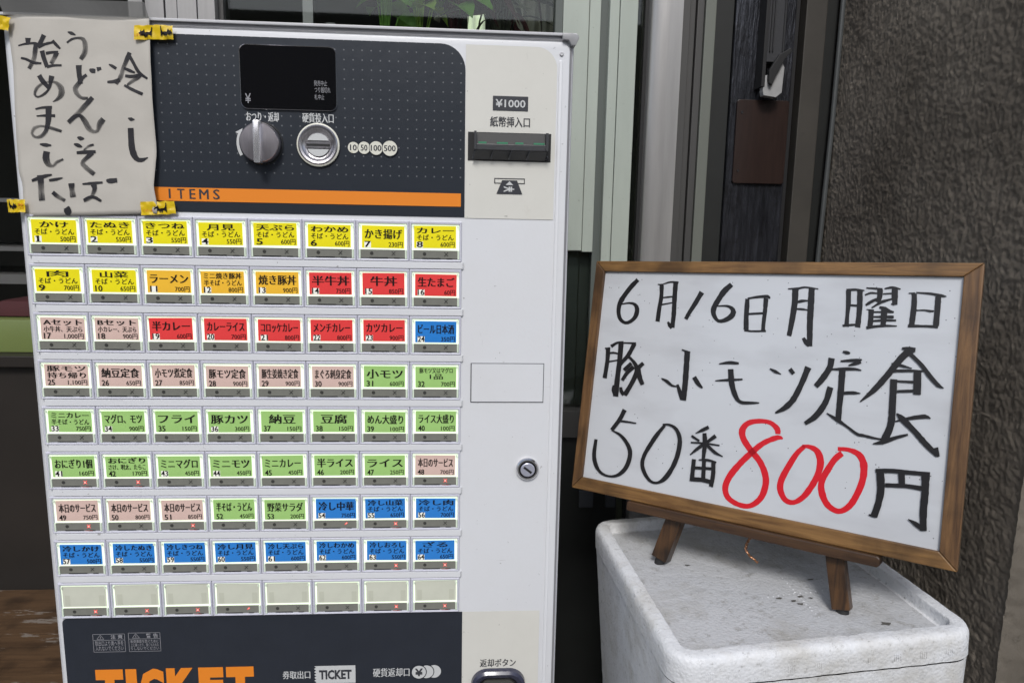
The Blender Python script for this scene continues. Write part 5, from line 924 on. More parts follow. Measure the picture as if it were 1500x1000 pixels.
n4180,2776,4164,2806,4160,2758,4141,2795,4140,2741,4118,2783,4117,2726,4096,2770,4096,2718,4080,2758,4074,2714,4063,2744,4052,2710,4045,2730,4030,2706,4027,2716"""
SR = """n2659,2021,2604,2025,2661,1986,2598,2000,2647,1945,2590,1981,2624,1921,2581,1971,2597,1905,2565,1952,2568,1888,2544,1937,2537,1876,2523,1928,2503,1871,2498,1923,2468,1870,2469,1921,2432,1871,2438,1924,2398,1874,2408,1930,2364,1881,2376,1936,2328,1889,2346,1945,2292,1899,2319,1959,2261,1918,2297,1970,2233,1940,2281,1986,2210,1967,2268,2006,2191,1997,2260,2027,2177,2031,2260,2043,2178,2075,2257,2065,2192,2118,2262,2091,2211,2158,2276,2122,2228,2185,2289,2140,2248,2212,2307,2161,2272,2235,2325,2186,2293,2261,2348,2209,2317,2284,2368,2233,2340,2309,2391,2254,2366,2332,2415,2276,2390,2354,2440,2298,2413,2374,2464,2324,2431,2396,2487,2349,2447,2420,2507,2376,2464,2443,2523,2406,2476,2469,2541,2433,2487,2495,2555,2462,2496,2519,2567,2490,2506,2547,2577,2524,2511,2573,2585,2558,2513,2600,2589,2594,2514,2630,2587,2632,2510,2658,2584,2665,2505,2689,2579,2701,2498,2721,2569,2739,2491,2751,2555,2775,2479,2776,2539,2809,2466,2801,2517,2839,2446,2824,2494,2869,2427,2847,2466,2894,2405,2865,2437,2916,2385,2880,2405,2932,2357,2889,2366,2946,2326,2892,2325,2952,2293,2890,2284,2951,2260,2888,2247,2944,2229,2877,2209,2938,2198,2866,2171,2924,2171,2852,2135,2906,2152,2834,2103,2884,2138,2817,2080,2855,2128,2794,2063,2822,2122,2770,2052,2786,2122,2745,2046,2749,2124,2719,2049,2710,2131,2690,2058,2671,2142,2657,2072,2632,2157,2623,2088,2593,2170,2600,2101,2564,2185,2575,2116,2536,2199,2548,2135,2509,2218,2522,2152,2479,2234,2494,2173,2453,2251,2467,2194,2426,2271,2442,2212,2398,2289,2415,2234,2372,2310,2391,2254,2345,2332,2365,2275,2318,2351,2339,2299,2293,2373,2314,2321,2267,2396,2290,2341,2241,2416,2263,2366,2217,2437,2238,2389,2192,2459,2215,2413,2167,2480,2192,2439,2145,2501,2173,2465,2123,2531,2152,2498,2099,2561,2130,2534,2080,2595,2116,2567,2057,2623,2099,2600,2044,2641,2089,2631,2033,2667,2080,2673,2039,2689,2078,2696,2061
n2920,2102,2953,2134,2899,2122,2936,2158,2880,2143,2918,2179,2858,2166,2902,2202,2837,2197,2885,2229,2822,2221,2874,2251,2806,2247,2863,2278,2792,2276,2850,2305,2778,2305,2838,2334,2764,2334,2827,2363,2752,2362,2814,2390,2738,2396,2800,2423,2723,2430,2787,2457,2707,2464,2776,2490,2697,2499,2764,2520,2687,2531,2757,2546,2681,2567,2751,2576,2677,2600,2750,2600,2678,2633,2751,2621,2686,2666,2754,2642,2699,2699,2762,2666,2719,2731,2774,2693,2741,2760,2788,2716,2767,2784,2802,2730,2804,2801,2822,2742,2844,2804,2845,2746,2884,2795,2870,2743,2914,2779,2889,2733,2944,2760,2909,2714,2972,2735,2931,2691,2997,2706,2953,2667,3018,2682,2966,2643,3037,2653,2981,2618,3055,2624,2995,2589,3068,2592,3011,2562,3083,2563,3025,2534,3099,2534,3035,2504,3109,2503,3049,2477,3122,2473,3058,2449,3132,2442,3068,2421,3140,2411,3075,2394,3146,2380,3081,2368,3154,2350,3083,2340,3159,2319,3083,2314,3160,2288,3085,2290,3159,2258,3083,2270,3151,2223,3080,2244,3141,2188,3071,2221,3125,2159,3063,2199,3106,2132,3054,2183,3075,2111,3042,2165,3043,2096,3023,2155,3010,2092,3000,2143,2976,2091,2974,2137,2942,2096,2943,2133,2910,2102,2910,2128
n3315,2109,3355,2156,3292,2129,3335,2179,3268,2153,3315,2200,3244,2185,3296,2226,3229,2211,3283,2245,3215,2238,3271,2270,3201,2267,3257,2297,3186,2296,3246,2326,3173,2323,3236,2354,3162,2350,3223,2380,3150,2377,3212,2406,3140,2405,3201,2430,3128,2434,3195,2454,3121,2464,3189,2475,3119,2500,3185,2502,3118,2534,3185,2527,3121,2570,3190,2552,3130,2605,3197,2579,3138,2636,3208,2602,3154,2666,3216,2629,3172,2695,3228,2655,3191,2724,3242,2678,3212,2749,3258,2693,3239,2766,3273,2711,3266,2783,3294,2723,3296,2793,3315,2734,3326,2800,3335,2739,3357,2799,3351,2740,3392,2787,3372,2734,3425,2768,3392,2718,3455,2742,3413,2696,3482,2712,3432,2669,3497,2686,3445,2651,3514,2660,3454,2627,3526,2630,3468,2602,3538,2600,3478,2574,3548,2570,3489,2547,3559,2542,3497,2519,3570,2509,3507,2488,3580,2475,3515,2456,3589,2440,3522,2425,3594,2405,3529,2395,3598,2371,3533,2365,3604,2336,3532,2335,3603,2301,3533,2304,3602,2266,3531,2274,3601,2232,3525,2248,3595,2200,3521,2225,3578,2168,3518,2199,3564,2136,3507,2179,3544,2110,3495,2162,3519,2089,3483,2147,3488,2076,3466,2133,3456,2065,3442,2124,3424,2063,3416,2114,3394,2060,3390,2108,3365,2060,3365,2107,3337,2063,3341,2108,3310,2067,3315,2112,3284,2070,3288,2115"""
characters(SB, [1, 7, 1, 1, 5, 6, 22, 6, 15, 5, 3, 3, 9, 13, 3, 1, 13, 7], place_board, 'mk_black', .0003, .000012, .08, face)
characters(SR, [1, 1, 1], place_board, 'mk_red', .0003, .000012, .25, face)

# easel
es = bpy.data.objects.new('easel', None); COL.objects.link(es); es.matrix_world = BMX; es.empty_display_size = .05
tag(es, 'dark brown wooden tabletop easel holding the whiteboard on the foam box', 'easel')
# foam box frame (needed for where the feet land)
BXC = Vector((.8124, -.0012, 1.1087)); FU = Vector((.99746, .05423, .04624)); FV = Vector((-.05389, .99851, -.00859)); FN = Vector((-.04664, .00608, .99889))
RIMD = .0135
def foot_t(p, d):   # distance along d from p to the recessed lid surface
    P0 = BXC - FN * RIMD; return ((P0 - p).dot(FN)) / d.dot(FN)
b = MB(); slab(b, [(.0880, .3150), (.0900, .3141), (.3790, .3141), (.3815, .3160), (.3815, .3235), (.3790, .3258), (.0900, .3258), (.0880, .3245)], -.012, .013, 'ledgew'); bobj(b, 'ledge', es, bevel=.0015)
inv = BMX.inverted()
def leg(a_top, b_top, c_top, a_f, b_f, c_f, w_):
    """front leg from a point behind the board to the foam box, ending on the lid"""
    p0 = Vector((a_top, -b_top, c_top)); p1 = Vector((a_f, -b_f, c_f)); d = (p1 - p0).normalized()
    wd_ = (BMX.to_3x3() @ d); L_ = foot_t(BMX @ p1, wd_); end = p1 + d * (L_ - .0095)
    side = d.cross(Vector((0, 0, 1))).normalized() * w_ / 2; nr = side.cross(d).normalized() * .0090
    b = MB(); vs = []
    for q in (p0, end):
        for s1, s2 in ((-1, -1), (1, -1), (1, 1), (-1, 1)): vs.append(q + side * s1 + nr * s2)
    b.add(vs, [(0, 1, 2, 3), (7, 6, 5, 4)] + [(i, i + 4, (i + 1) % 4 + 4, (i + 1) % 4) for i in range(4)], 'easel')
    lg = bobj(b, 'leg', es, bevel=.0012)
    # rubber foot
    b = MB(); n = 14; e1 = side.normalized(); e2 = nr.normalized(); vs = []
    for t, r in ((-.001, .0072), (.0088, .0060)):
        for i in range(n):
            a = 2 * math.pi * i / n; vs.append(end + d * t + e1 * r * math.cos(a) + e2 * r * math.sin(a) * .9)
    b.add(vs, [(i, (i + 1) % n, (i + 1) % n + n, i + n) for i in range(n)] + [tuple(range(n, 2 * n))], 'rubber')
    o = b.build('rubber_foot', lg, (0, 0, 0), smooth=True); return lg
leg(.2290, .02, -.018, .1410, .350, -.010, .0205)
leg(.2700, .02, -.018, .3400, .350, -.010, .0190)
# rear prop leg, from the hinge block back and down to the lid
b = MB(); slab(b, [(.150, -.0036), (.262, -.0036), (.262, .020), (.150, .020)], -.034, -.0255, 'easel'); bobj(b, 'hinge_block', es, bevel=.001)
ph = BMX @ Vector((.25, -.02, -.040)); foot = BXC - FN * RIMD + FU * .045 + FV * .128
d = (foot - ph).normalized(); L_ = (foot - ph).length - .004; e1 = d.cross(Vector((0, 0, 1))).normalized() * .009; e2 = e1.cross(d).normalized() * .005
b = MB(); vs = [inv @ (ph + d * t + e1 * s1 + e2 * s2) for t in (0, L_) for s1, s2 in ((-1, -1), (1, -1), (1, 1), (-1, 1))]
b.add(vs, [(0, 1, 2, 3), (7, 6, 5, 4)] + [(i, i + 4, (i + 1) % 4 + 4, (i + 1) % 4) for i in range(4)], 'easel'); bobj(b, 'leg', es)

# twisted copper wire hanging behind the ledge
M['copper'] = mat('copper_wire', (.30, .15, .08), .4, .7, var=.3, vscale=200)
def tube(mb, pts, r, k, n=6):
    b0 = len(mb.v); i_ = mb.m(k); pts = [Vector(p) for p in pts]
    for j, p in enumerate(pts):
        t = (pts[min(j + 1, len(pts) - 1)] - pts[max(j - 1, 0)]).normalized(); s = t.orthogonal().normalized() if j == 0 else (s - t * s.dot(t)).normalized(); u = t.cross(s)
        for q in range(n): a = 2 * math.pi * q / n; mb.v.append(tuple(p + (s * math.cos(a) + u * math.sin(a)) * r))
    for j in range(len(pts) - 1):
        for q in range(n):
            a = b0 + j * n + q; c = b0 + j * n + (q + 1) % n; mb.f.append((a, c, c + n, a + n)); mb.mi.append(i_)
W = [(0.2432,0.3133), (0.2471,0.3255), (0.2478,0.3318), (0.2434,0.3416), (0.2427,0.3490), (0.2484,0.3558), (0.2534,0.3579), (0.2594,0.3621)]
cl = []
for i in range(len(W) - 1):
    for t in range(6):
        f = t / 6; cl.append(Vector(BP(W[i][0] * (1 - f) + W[i + 1][0] * f, W[i][1] * (1 - f) + W[i + 1][1] * f, -.012)))
b = MB()
for ph_ in (0, math.pi):
    tube(b, [p + Vector((math.cos(i * 1.1 + ph_), math.sin(i * 1.1 + ph_), .3 * math.sin(i * 1.1 + ph_))) * .0011 for i, p in enumerate(cl)], .0009, 'copper')
q = Vector(BP(*W[1], -.012)); tube(b, [q + Vector((.010 * math.cos(a), -.002, .007 + .007 * math.sin(a))) for a in [x * .5 for x in range(-2, 8)]], .0007, 'copper')
tag(b.build('twisted_wire', None, smooth=True), 'twisted copper wire end dangling below the easel ledge', 'wire')

# ------------------------------------------------------------------ foam box
def foam_mat(nm='expanded_foam', k=1.0, dirty=.38):
    m = bpy.data.materials.new(nm); m.use_nodes = True; n = m.node_tree; L = n.links; p = n.nodes['Principled BSDF']; p.inputs['Roughness'].default_value = .55
    tc = n.nodes.new('ShaderNodeTexCoord')
    v = n.nodes.new('ShaderNodeTexVoronoi'); v.inputs['Scale'].default_value = 300; L.new(tc.outputs['Object'], v.inputs['Vector'])
    ns = n.nodes.new('ShaderNodeTexNoise'); ns.inputs['Scale'].default_value = 55; ns.inputs['Detail'].default_value = 6; L.new(tc.outputs['Object'], ns.inputs[0])
    big = n.nodes.new('ShaderNodeTexNoise'); big.inputs['Scale'].default_value = 9; big.inputs['Detail'].default_value = 8; big.inputs['Roughness'].default_value = .65; L.new(tc.outputs['Object'], big.inputs[0])
    rr = n.nodes.new('ShaderNodeValToRGB'); e = rr.color_ramp.elements; e[0].position = .30; e[0].color = (.50 * k, .485 * k, .45 * k, 1); e[1].position = .50; e[1].color = (.70 * k, .71 * k, .73 * k, 1); L.new(big.outputs[0], rr.inputs[0])
    # fine dark grime caught between beads
    gr = n.nodes.new('ShaderNodeTexNoise'); gr.inputs['Scale'].default_value = 130; gr.inputs['Detail'].default_value = 5; gr.inputs['Roughness'].default_value = .8; L.new(tc.outputs['Object'], gr.inputs[0])
    gm = n.nodes.new('ShaderNodeMapRange'); gm.inputs[1].default_value = .57; gm.inputs[2].default_value = .68; gm.inputs[4].default_value = .5; L.new(gr.outputs[0], gm.inputs[0])
    mx = n.nodes.new('ShaderNodeMix'); mx.data_type = 'RGBA'; L.new(gm.outputs[0], mx.inputs[0]); L.new(rr.outputs[0], mx.inputs[6]); mx.inputs[7].default_value = (.13, .12, .10, 1); L.new(mx.outputs[2], p.inputs['Base Color'])
    # long scuffed smears of dirt on the faces
    sm_ = n.nodes.new('ShaderNodeTexNoise'); sm_.inputs['Scale'].default_value = 45; sm_.inputs['Detail'].default_value = 9; sm_.inputs['Roughness'].default_value = .75; sm_.inputs['Distortion'].default_value = 0; L.new(tc.outputs['Object'], sm_.inputs[0])
    smr = n.nodes.new('ShaderNodeMapRange'); smr.inputs[1].default_value = .56; smr.inputs[2].default_value = .70; smr.inputs[4].default_value = dirty; L.new(sm_.outputs[0], smr.inputs[0])
    m3 = n.nodes.new('ShaderNodeMix'); m3.data_type = 'RGBA'; L.new(smr.outputs[0], m3.inputs[0]); L.new(mx.outputs[2], m3.inputs[6]); m3.inputs[7].default_value = (.27, .26, .24, 1)
    fl_n = n.nodes.new('ShaderNodeTexVoronoi'); fl_n.inputs['Scale'].default_value = 120; L.new(tc.outputs['Object'], fl_n.inputs['Vector']); fl_l = n.nodes.new('ShaderNodeMapRange'); fl_l.inputs[1].default_value = .03; fl_l.inputs[2].default_value = .14; fl_l.inputs[3].default_value = .4; fl_l.inputs[4].default_value = 0; L.new(fl_n.outputs['Distance'], fl_l.inputs[0])
    m4 = n.nodes.new('ShaderNodeMix'); m4.data_type = 'RGBA'; L.new(fl_l.outputs[0], m4.inputs[0]); L.new(m3.outputs[2], m4.inputs[6]); m4.inputs[7].default_value = (.80, .81, .82, 1); L.new(m4.outputs[2], p.inputs['Base Color'])
    b1 = n.nodes.new('ShaderNodeBump'); b1.inputs['Strength'].default_value = .6; b1.inputs['Distance'].default_value = .0008; b1.invert = True; L.new(v.outputs['Distance'], b1.inputs['Height'])
    b2 = n.nodes.new('ShaderNodeBump'); b2.inputs['Strength'].default_value = .35; b2.inputs['Distance'].default_value = .0014; L.new(ns.outputs[0], b2.inputs['Height']); L.new(b1.outputs[0], b2.inputs['Normal']); L.new(b2.outputs[0], p.inputs['Normal'])
    return m
M['foam'] = foam_mat(); M['foamfloor'] = foam_mat('shaded_grimy_foam_recess', .72, .95)  # recess floor tone lowered to stand for its shade, with extra grime
FMX = Matrix((FU, FV, FN)).transposed().to_4x4(); FMX.translation = BXC
box = bpy.data.objects.new('foam_box', None); COL.objects.link(box); box.matrix_world = FMX; box.empty_display_size = .05
tag(box, 'dirty white foam box with a recessed lid standing beside the stucco wall', 'foam box')
FW, FD = .3235, .342
def rr2(w_, d_, r, n=10):
    return rrect(-w_ / 2, w_ / 2, -d_ / 2, d_ / 2, r, n)
def loft(mb, rings, k, cap0=False, cap1=False):
    # resample each straight side so the surface can be roughened
    n = len(rings[0][0]); vs = [(x, y, z) for pts, z in rings for x, y in pts]
    fs = [(j * n + i, j * n + (i + 1) % n, (j + 1) * n + (i + 1) % n, (j + 1) * n + i) for j in range(len(rings) - 1) for i in range(n)]
    if cap0: fs.append(tuple(range(n))[::-1])
    if cap1: fs.append(tuple(range((len(rings) - 1) * n, len(rings) * n)))
    mb.add(vs, fs, k)
def dense(pts, step=.004):
    o = []
    for i, p in enumerate(pts):
        q = pts[(i + 1) % len(pts)]; m_ = max(1, round(math.hypot(q[0] - p[0], q[1] - p[1]) / step))
        for t in range(m_): o.append((p[0] + (q[0] - p[0]) * t / m_, p[1] + (q[1] - p[1]) * t / m_))
    return o
def ring_of(inset, z, r0=.030):
    r = max(.004, r0 - inset)
    pts = rr2(FW - 2 * inset, FD - 2 * inset, r, 10)
    return pts, z
def roughen(mb, amp, sc_, start=0):
    for i in range(start, len(mb.v)):
        p = Vector(mb.v[i]); d = Vector((noise.noise(p * sc_), noise.noise(p * sc_ + Vector((7, 0, 0))), noise.noise(p * sc_ + Vector((0, 9, 0))))) * amp
        d += Vector((0, 0, 1)) * amp * .8 * noise.noise(p * sc_ * 4)
        mb.v[i] = tuple(p + d)
b = MB(); base = rr2(FW, FD, .030, 10); N0 = len(dense(base))
def dring(inset, z):
    # same point count on every ring: scale the dense outline of the base about each corner arc
    out = []
    for (x, y) in dense(base):
        sx = math.copysign(1, x); sy = math.copysign(1, y); cx, cy = FW / 2 - .030, FD / 2 - .030; r = .030
        ax, ay = abs(x), abs(y)
        if ax > cx and ay > cy:
            dx, dy = ax - cx, ay - cy; l_ = math.hypot(dx, dy); k_ = (l_ - inset) / l_; ax, ay = cx + dx * k_, cy + dy * k_
        else:
            if ax >= FW / 2 - 1e-6 or (ax > cx): ax -= inset
            if ay >= FD / 2 - 1e-6 or (ay > cy): ay -= inset
        out.append((sx * ax, sy * ay))
    return out, z
prof_ = [(.0012, -.0305), (0, -.0295), (0, -.020), (0, -.0095), (.0008, -.0055), (.0026, -.0020), (.0052, -.0004), (.0085, 0), (.0150, 0), (.0172, -.0004), (.0180, -.0014), (.0184, -.0050), (.0190, -.0120), (.0200, -.0133), (.0230, -.0135)]
loft(b, [dring(i, z) for i, z in prof_], 'foam')
# lid floor: concentric rings shrinking to the middle
last = dring(.0230, -.0085)[0]
rings = []
for s in [1 - i / 26 for i in range(27)]:
    rings.append(([(x * s, y * s) for x, y in last], -.0135 - (.0004 * (1 - s))))
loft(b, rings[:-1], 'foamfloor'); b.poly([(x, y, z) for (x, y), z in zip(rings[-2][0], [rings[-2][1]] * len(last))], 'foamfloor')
roughen(b, .0005, 90)
lid = b.build('lid', box, smooth=True)
for f in lid.data.polygons: f.use_smooth = True
# body: slightly inset under the lid, tapering down
b = MB(); rings = []
for z in [-.0315 - i * .006 for i in range(39)]:
    rings.append(dring(.0010 + (-.0315 - z) * .035, z))
loft(b, rings, 'foam', False, True); roughen(b, .0004, 90)
bd_ = b.build('box_body', box, smooth=True)
# embossed hatch marks round the lid and body
b = MB(); 
def hatch(x, y, z, ax, s):
    for q in range(4):
        o_ = (q - 1.5) * .0022
        if ax == 'x': b.box(x + o_ - .0005, x + o_ + .0004, y - .0004, y + .0008, z - .0036, z + .0036, 'foam')
        else: b.box(x + .0003, x + .0014, y + o_ - .0003, y + o_ + .0003, z - .0034, z + .0034, 'foam')
for i in range(10): hatch(-.125 + i * .0278, -FD / 2, -.019, 'x', 1)
for j in range(7):
    for i in range(10): hatch(-FW / 2 + .001 + (j * .024 + .024) * .035, -.128 + i * .027 + (.0135 if j % 2 else 0), -.055 - j * .024, 'y', 1)
o = b.build('embossed_marks', box); o['kind'] = 'stuff'
# a cross of little pips and chipped spots in the lid
b = MB(); M['grime'] = mat('grey_grime', (.10, .095, .085), .7)
rng = random.Random(5)
def blob(x, y, r, k, z=-.0129):
    n = 9; b.poly([(x + r * rng.uniform(.5, 1.2) * math.cos(2 * math.pi * i / n) * 1.6, y + r * rng.uniform(.4, 1.1) * math.sin(2 * math.pi * i / n), z) for i in range(n)], k)
def lidxy(px): pass
for (x, y, r) in ((.005, -.055, .0024), (.018, -.062, .0026), (.030, -.055, .0030), (.022, -.070, .0030), (.040, -.060, .0018), (.090, -.122, .0040), (-.068, .040, .0025), (.062, -.020, .0022)):
    blob(x, y, r, 'grime')
o = b.build('chipped_spots', lid); o['kind'] = 'stuff'
b = MB()
for i in range(14):
    for (x, y) in ((-.02 + i * .0068, -.050 + i * .0004), (.028 + i * .0003, -.098 + i * .0068)):
        n = 8; r = rng.uniform(.0007, .0015); x += rng.uniform(-.0009, .0009); y += rng.uniform(-.0009, .0009); b0 = len(b.v); i_ = b.m('foam')
        b.v += [(x + r * math.cos(2 * math.pi * q / n), y + r * math.sin(2 * math.pi * q / n), -.0137) for q in range(n)] + [(x, y, -.0131)]
        for q in range(n): b.f.append((b0 + q, b0 + (q + 1) % n, b0 + n)); b.mi.append(i_)
o = b.build('moulding_pips', lid); o['kind'] = 'stuff'

# support under the foam box (a second, closed box standing on the ground)
b = MB(); M['crate'] = mat('grey_crate_plastic', (.16, .17, .18), .5, var=.1)
cr = empty('storage_crate', (.815, 0, 0), 'plain grey plastic crate on the ground under the foam box', 'crate')
b.box(.68, .95, -.14, .14, 0, .80, 'crate'); part(b, 'crate_body', cr, bevel=.006)
b = MB(); b.add([(.672, -.150, .8005), (.958, -.150, .8005), (.958, .150, .8005), (.672, .150, .8005), (.672, -.150, .850), (.958, -.150, .864), (.958, .150, .864), (.672, .150, .850)], [(3, 2, 1, 0), (4, 5, 6, 7), (0, 1, 5, 4), (1, 2, 6, 5), (2, 3, 7, 6), (3, 0, 4, 7)], 'crate'); part(b, 'crate_lid', cr)

# ------------------------------------------------------------------ stucco wall on the right
def stucco_mat(name, c1, c2):
    m = bpy.data.materials.new(name); m.use_nodes = True; n = m.node_tree; L = n.links; p = n.nodes['Principled BSDF']; p.inputs['Roughness'].default_value = .7; p.inputs['Specular IOR Level'].default_value = .35
    tc = n.nodes.new('ShaderNodeTexCoord'); t = n.nodes.new('ShaderNodeTexNoise'); t.inputs['Scale'].default_value = 7; t.inputs['Detail'].default_value = 10; t.inputs['Roughness'].default_value = .6; L.new(tc.outputs['Object'], t.inputs[0])
    r = n.nodes.new('ShaderNodeValToRGB'); e = r.color_ramp.elements; e[0].position = .32; e[0].color = (*c1, 1); e[1].position = .68; e[1].color = (*c2, 1); L.new(t.outputs[0], r.inputs[0])
    L.new(r.outputs[0], p.inputs['Base Color'])
    st = n.nodes.new('ShaderNodeTexNoise'); st.inputs['Scale'].default_value = 60; st.inputs['Detail'].default_value = 10; st.inputs['Roughness'].default_value = .75; L.new(tc.outputs['Object'], st.inputs[0])
    sr = n.nodes.new('ShaderNodeMapRange'); sr.inputs[1].default_value = .56; sr.inputs[2].default_value = .72; sr.inputs[4].default_value = .7; L.new(st.outputs[0], sr.inputs[0])
    mxs = n.nodes.new('ShaderNodeMix'); mxs.data_type = 'RGBA'; L.new(sr.outputs[0], mxs.inputs[0]); L.new(r.outputs[0], mxs.inputs[6]); mxs.inputs[7].default_value = (.028, .024, .020, 1); L.new(mxs.outputs[2], p.inputs['Base Color'])
    t2 = n.nodes.new('ShaderNodeTexNoise'); t2.inputs['Scale'].default_value = 420; t2.inputs['Detail'].default_value = 6; t2.inputs['Roughness'].default_value = .8; L.new(tc.outputs['Object'], t2.inputs[0])
    b = n.nodes.new('ShaderNodeBump'); b.inputs['Strength'].default_value = .7; b.inputs['Distance'].default_value = .0015; L.new(t2.outputs[0], b.inputs['Height']); L.new(b.outputs[0], p.inputs['Normal']); return m
M['stucco'] = stucco_mat('brown_stucco', (.13, .11, .088), (.24, .208, .17))
M['stucco2'] = stucco_mat('street_lit_stucco', (.095, .082, .065), (.17, .148, .12))  # same stucco, toned separately for the street-lit end face
SX = 1.0690
def stucco_patch(y0, y1, z0, z1, x, step, k, amp=.0034):
    ny, nz = int((y1 - y0) / step), int((z1 - z0) / step); vs = []; fs = []
    for j in range(nz + 1):
        for i in range(ny + 1):
            y = y0 + (y1 - y0) * i / ny; z = z0 + (z1 - z0) * j / nz
            yy, zz = y + .006 * noise.noise(Vector((y * 30, z * 30, 5))), z + .006 * noise.noise(Vector((y * 30, z * 30, 9)))
            a1 = noise.noise(Vector((yy * 88 + zz * 30, zz * 66, 3))); a2 = noise.noise(Vector((yy * 190, zz * 165, 8))); a3 = noise.noise(Vector((yy * 380, zz * 340, 2)))
            h = .75 * a1 + .85 * a2 + .55 * a3 + .3 * noise.noise(Vector((y * 9, z * 9, 1))) - .8 * max(0, a2 - .22)
            vs.append((x - amp * .5 * (h + .3), y, z))
    for j in range(nz):
        for i in range(ny):
            a = j * (ny + 1) + i; fs.append((a, a + ny + 1, a + ny + 2, a + 1))
    b = MB(); b.add(vs, fs, k); return b
sw = empty('stucco_wall', (1.2, 0, 0), 'dark brown roughly textured stucco wall on the right, behind the whiteboard', 'wall')
part(stucco_patch(-.088, .405, .85, 2.05, SX, .0019, 'stucco'), 'render_coat', sw, smooth=True)
b = MB(); b.box(1.076, 1.6, -.078, .45, 0, 3.2, 'stucco'); b.box(1.064, 1.0759, -.078, .405, 0, .8495, 'stucco'); b.box(1.064, 1.0759, -.078, .405, 2.0505, 3.2, 'stucco'); part(b, 'wall_core', sw)
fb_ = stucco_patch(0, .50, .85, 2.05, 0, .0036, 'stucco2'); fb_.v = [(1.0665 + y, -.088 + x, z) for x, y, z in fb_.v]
o = part(fb_, 'end_render', sw, smooth=True); o['label'] = 'stucco end face turned to the street'
# thin conduit in the corner
M['conduit'] = mat('grey_conduit', (.075, .08, .08), .5, var=.1)
b = MB(); tube(b, [(1.0640, .395, 0), (1.0610, .392, 1.2), (1.0595, .391, 1.47), (1.0640, .391, 1.70), (1.0660, .391, 2.2), (1.067, .391, 3.0)], .0042, 'conduit', 10); tag(b.build('conduit_pipe', None, smooth=True), 'thin grey pipe running up the corner beside the stucco wall', 'pipe')

# ------------------------------------------------------------------ shop front behind the machine
M['alu'] = mat('weathered_aluminium', (.38, .37, .36), .34, .5, var=.2, vscale=30, stretch=(1, 1, .08), bump=.1, bscale=200)
M['alu_d'] = mat('dull_grey_aluminium', (.075, .073, .070), .5, .3, var=.12, vscale=30, stretch=(1, 1, .08))
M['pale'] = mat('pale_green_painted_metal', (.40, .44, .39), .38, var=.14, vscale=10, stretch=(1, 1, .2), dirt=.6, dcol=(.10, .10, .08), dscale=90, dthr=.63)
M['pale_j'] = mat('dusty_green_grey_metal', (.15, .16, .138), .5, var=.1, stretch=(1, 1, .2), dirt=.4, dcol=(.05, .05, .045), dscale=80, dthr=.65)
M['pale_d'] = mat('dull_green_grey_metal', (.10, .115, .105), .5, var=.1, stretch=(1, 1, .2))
M['dark'] = mat('dark_painted_metal', (.013, .014, .013), .5, var=.2, vscale=12, bump=.1)
M['tan'] = mat('tan_painted_post', (.046, .041, .034), .6, var=.2, vscale=14, dirt=.4, dcol=(.03, .028, .025), dscale=60, dthr=.6)
M['dwood'] = mat('dark_varnished_wood', (.050, .052, .062), .22, .6, var=.6, vscale=40, stretch=(3, 3, .3), bump=1.0, bscale=90, dirt=.5, dcol=(.012, .011, .011), dscale=30, dthr=.55, spec=.9)
M['bplate'] = mat('brown_plywood_plate', (.026, .014, .011), .32, var=.25, vscale=30, stretch=(6, 6, .5))
def glass_mat(name, tint, refl):
    m = bpy.data.materials.new(name); m.use_nodes = True; n = m.node_tree; L = n.links; n.nodes.remove(n.nodes['Principled BSDF']); o = n.nodes['Material Output']
    tr = n.nodes.new('ShaderNodeBsdfTransparent'); tr.inputs[0].default_value = (*tint, 1); gl = n.nodes.new('ShaderNodeBsdfGlossy'); gl.inputs['Roughness'].default_value = .02
    fr_ = n.nodes.new('ShaderNodeFresnel'); fr_.inputs[0].default_value = 1.5; mx = n.nodes.new('ShaderNodeMixShader'); L.new(fr_.outputs[0], mx.inputs[0]); L.new(tr.outputs[0], mx.inputs[1]); L.new(gl.outputs[0], mx.inputs[2]); L.new(mx.outputs[0], o.inputs[0]); return m
M['glass'] = glass_mat('window_glass', (.90, .93, .90), 1)
WY = .40
# window behind the machine
win = empty('shop_window', (.35, WY, 0), 'shop window with an aluminium frame and potted plants behind, above the ticket machine', 'window')
xs = [-.050, -.030, -.026, -.008, -.004, .018, .024, .046, .050, .0775]
for a_, c_ in ((-.050, -.029), (-.027, .0005), (.003, .020), (.022, .0505), (.052, .0775)):
    b = MB(); b.box(a_, c_, WY - .012 - .004 * (int(a_ * 1000) % 3), WY + .05, 0, 3.1, 'alu'); part(b, 'frame_post', win, bevel=.001)
b = MB(); b.box(-.0505, .078, WY + .0, WY + .045, 0, 3.1, 'dark'); part(b, 'frame_core', win)
b = MB(); b.box(.085, .607, WY + .012, WY + .018, .55, 2.9, 'glass'); part(b, 'glass_pane', win)
b = MB(); b.box(.078, .085, WY, WY + .03, .55, 2.9, 'alu_d'); part(b, 'glazing_bead', win)
b = MB(); b.box(.60, .6115, WY - .002, WY + .03, .0, 2.9, 'pale_d'); part(b, 'glazing_bead', win)
b = MB(); b.box(.078, .611, WY - .01, WY + .04, 0, .55, 'alu_d'); part(b, 'lower_panel', win)
b = MB(); b.box(-.05, .64, WY - .01, WY + .05, 2.9, 3.1, 'alu'); part(b, 'head_rail', win)
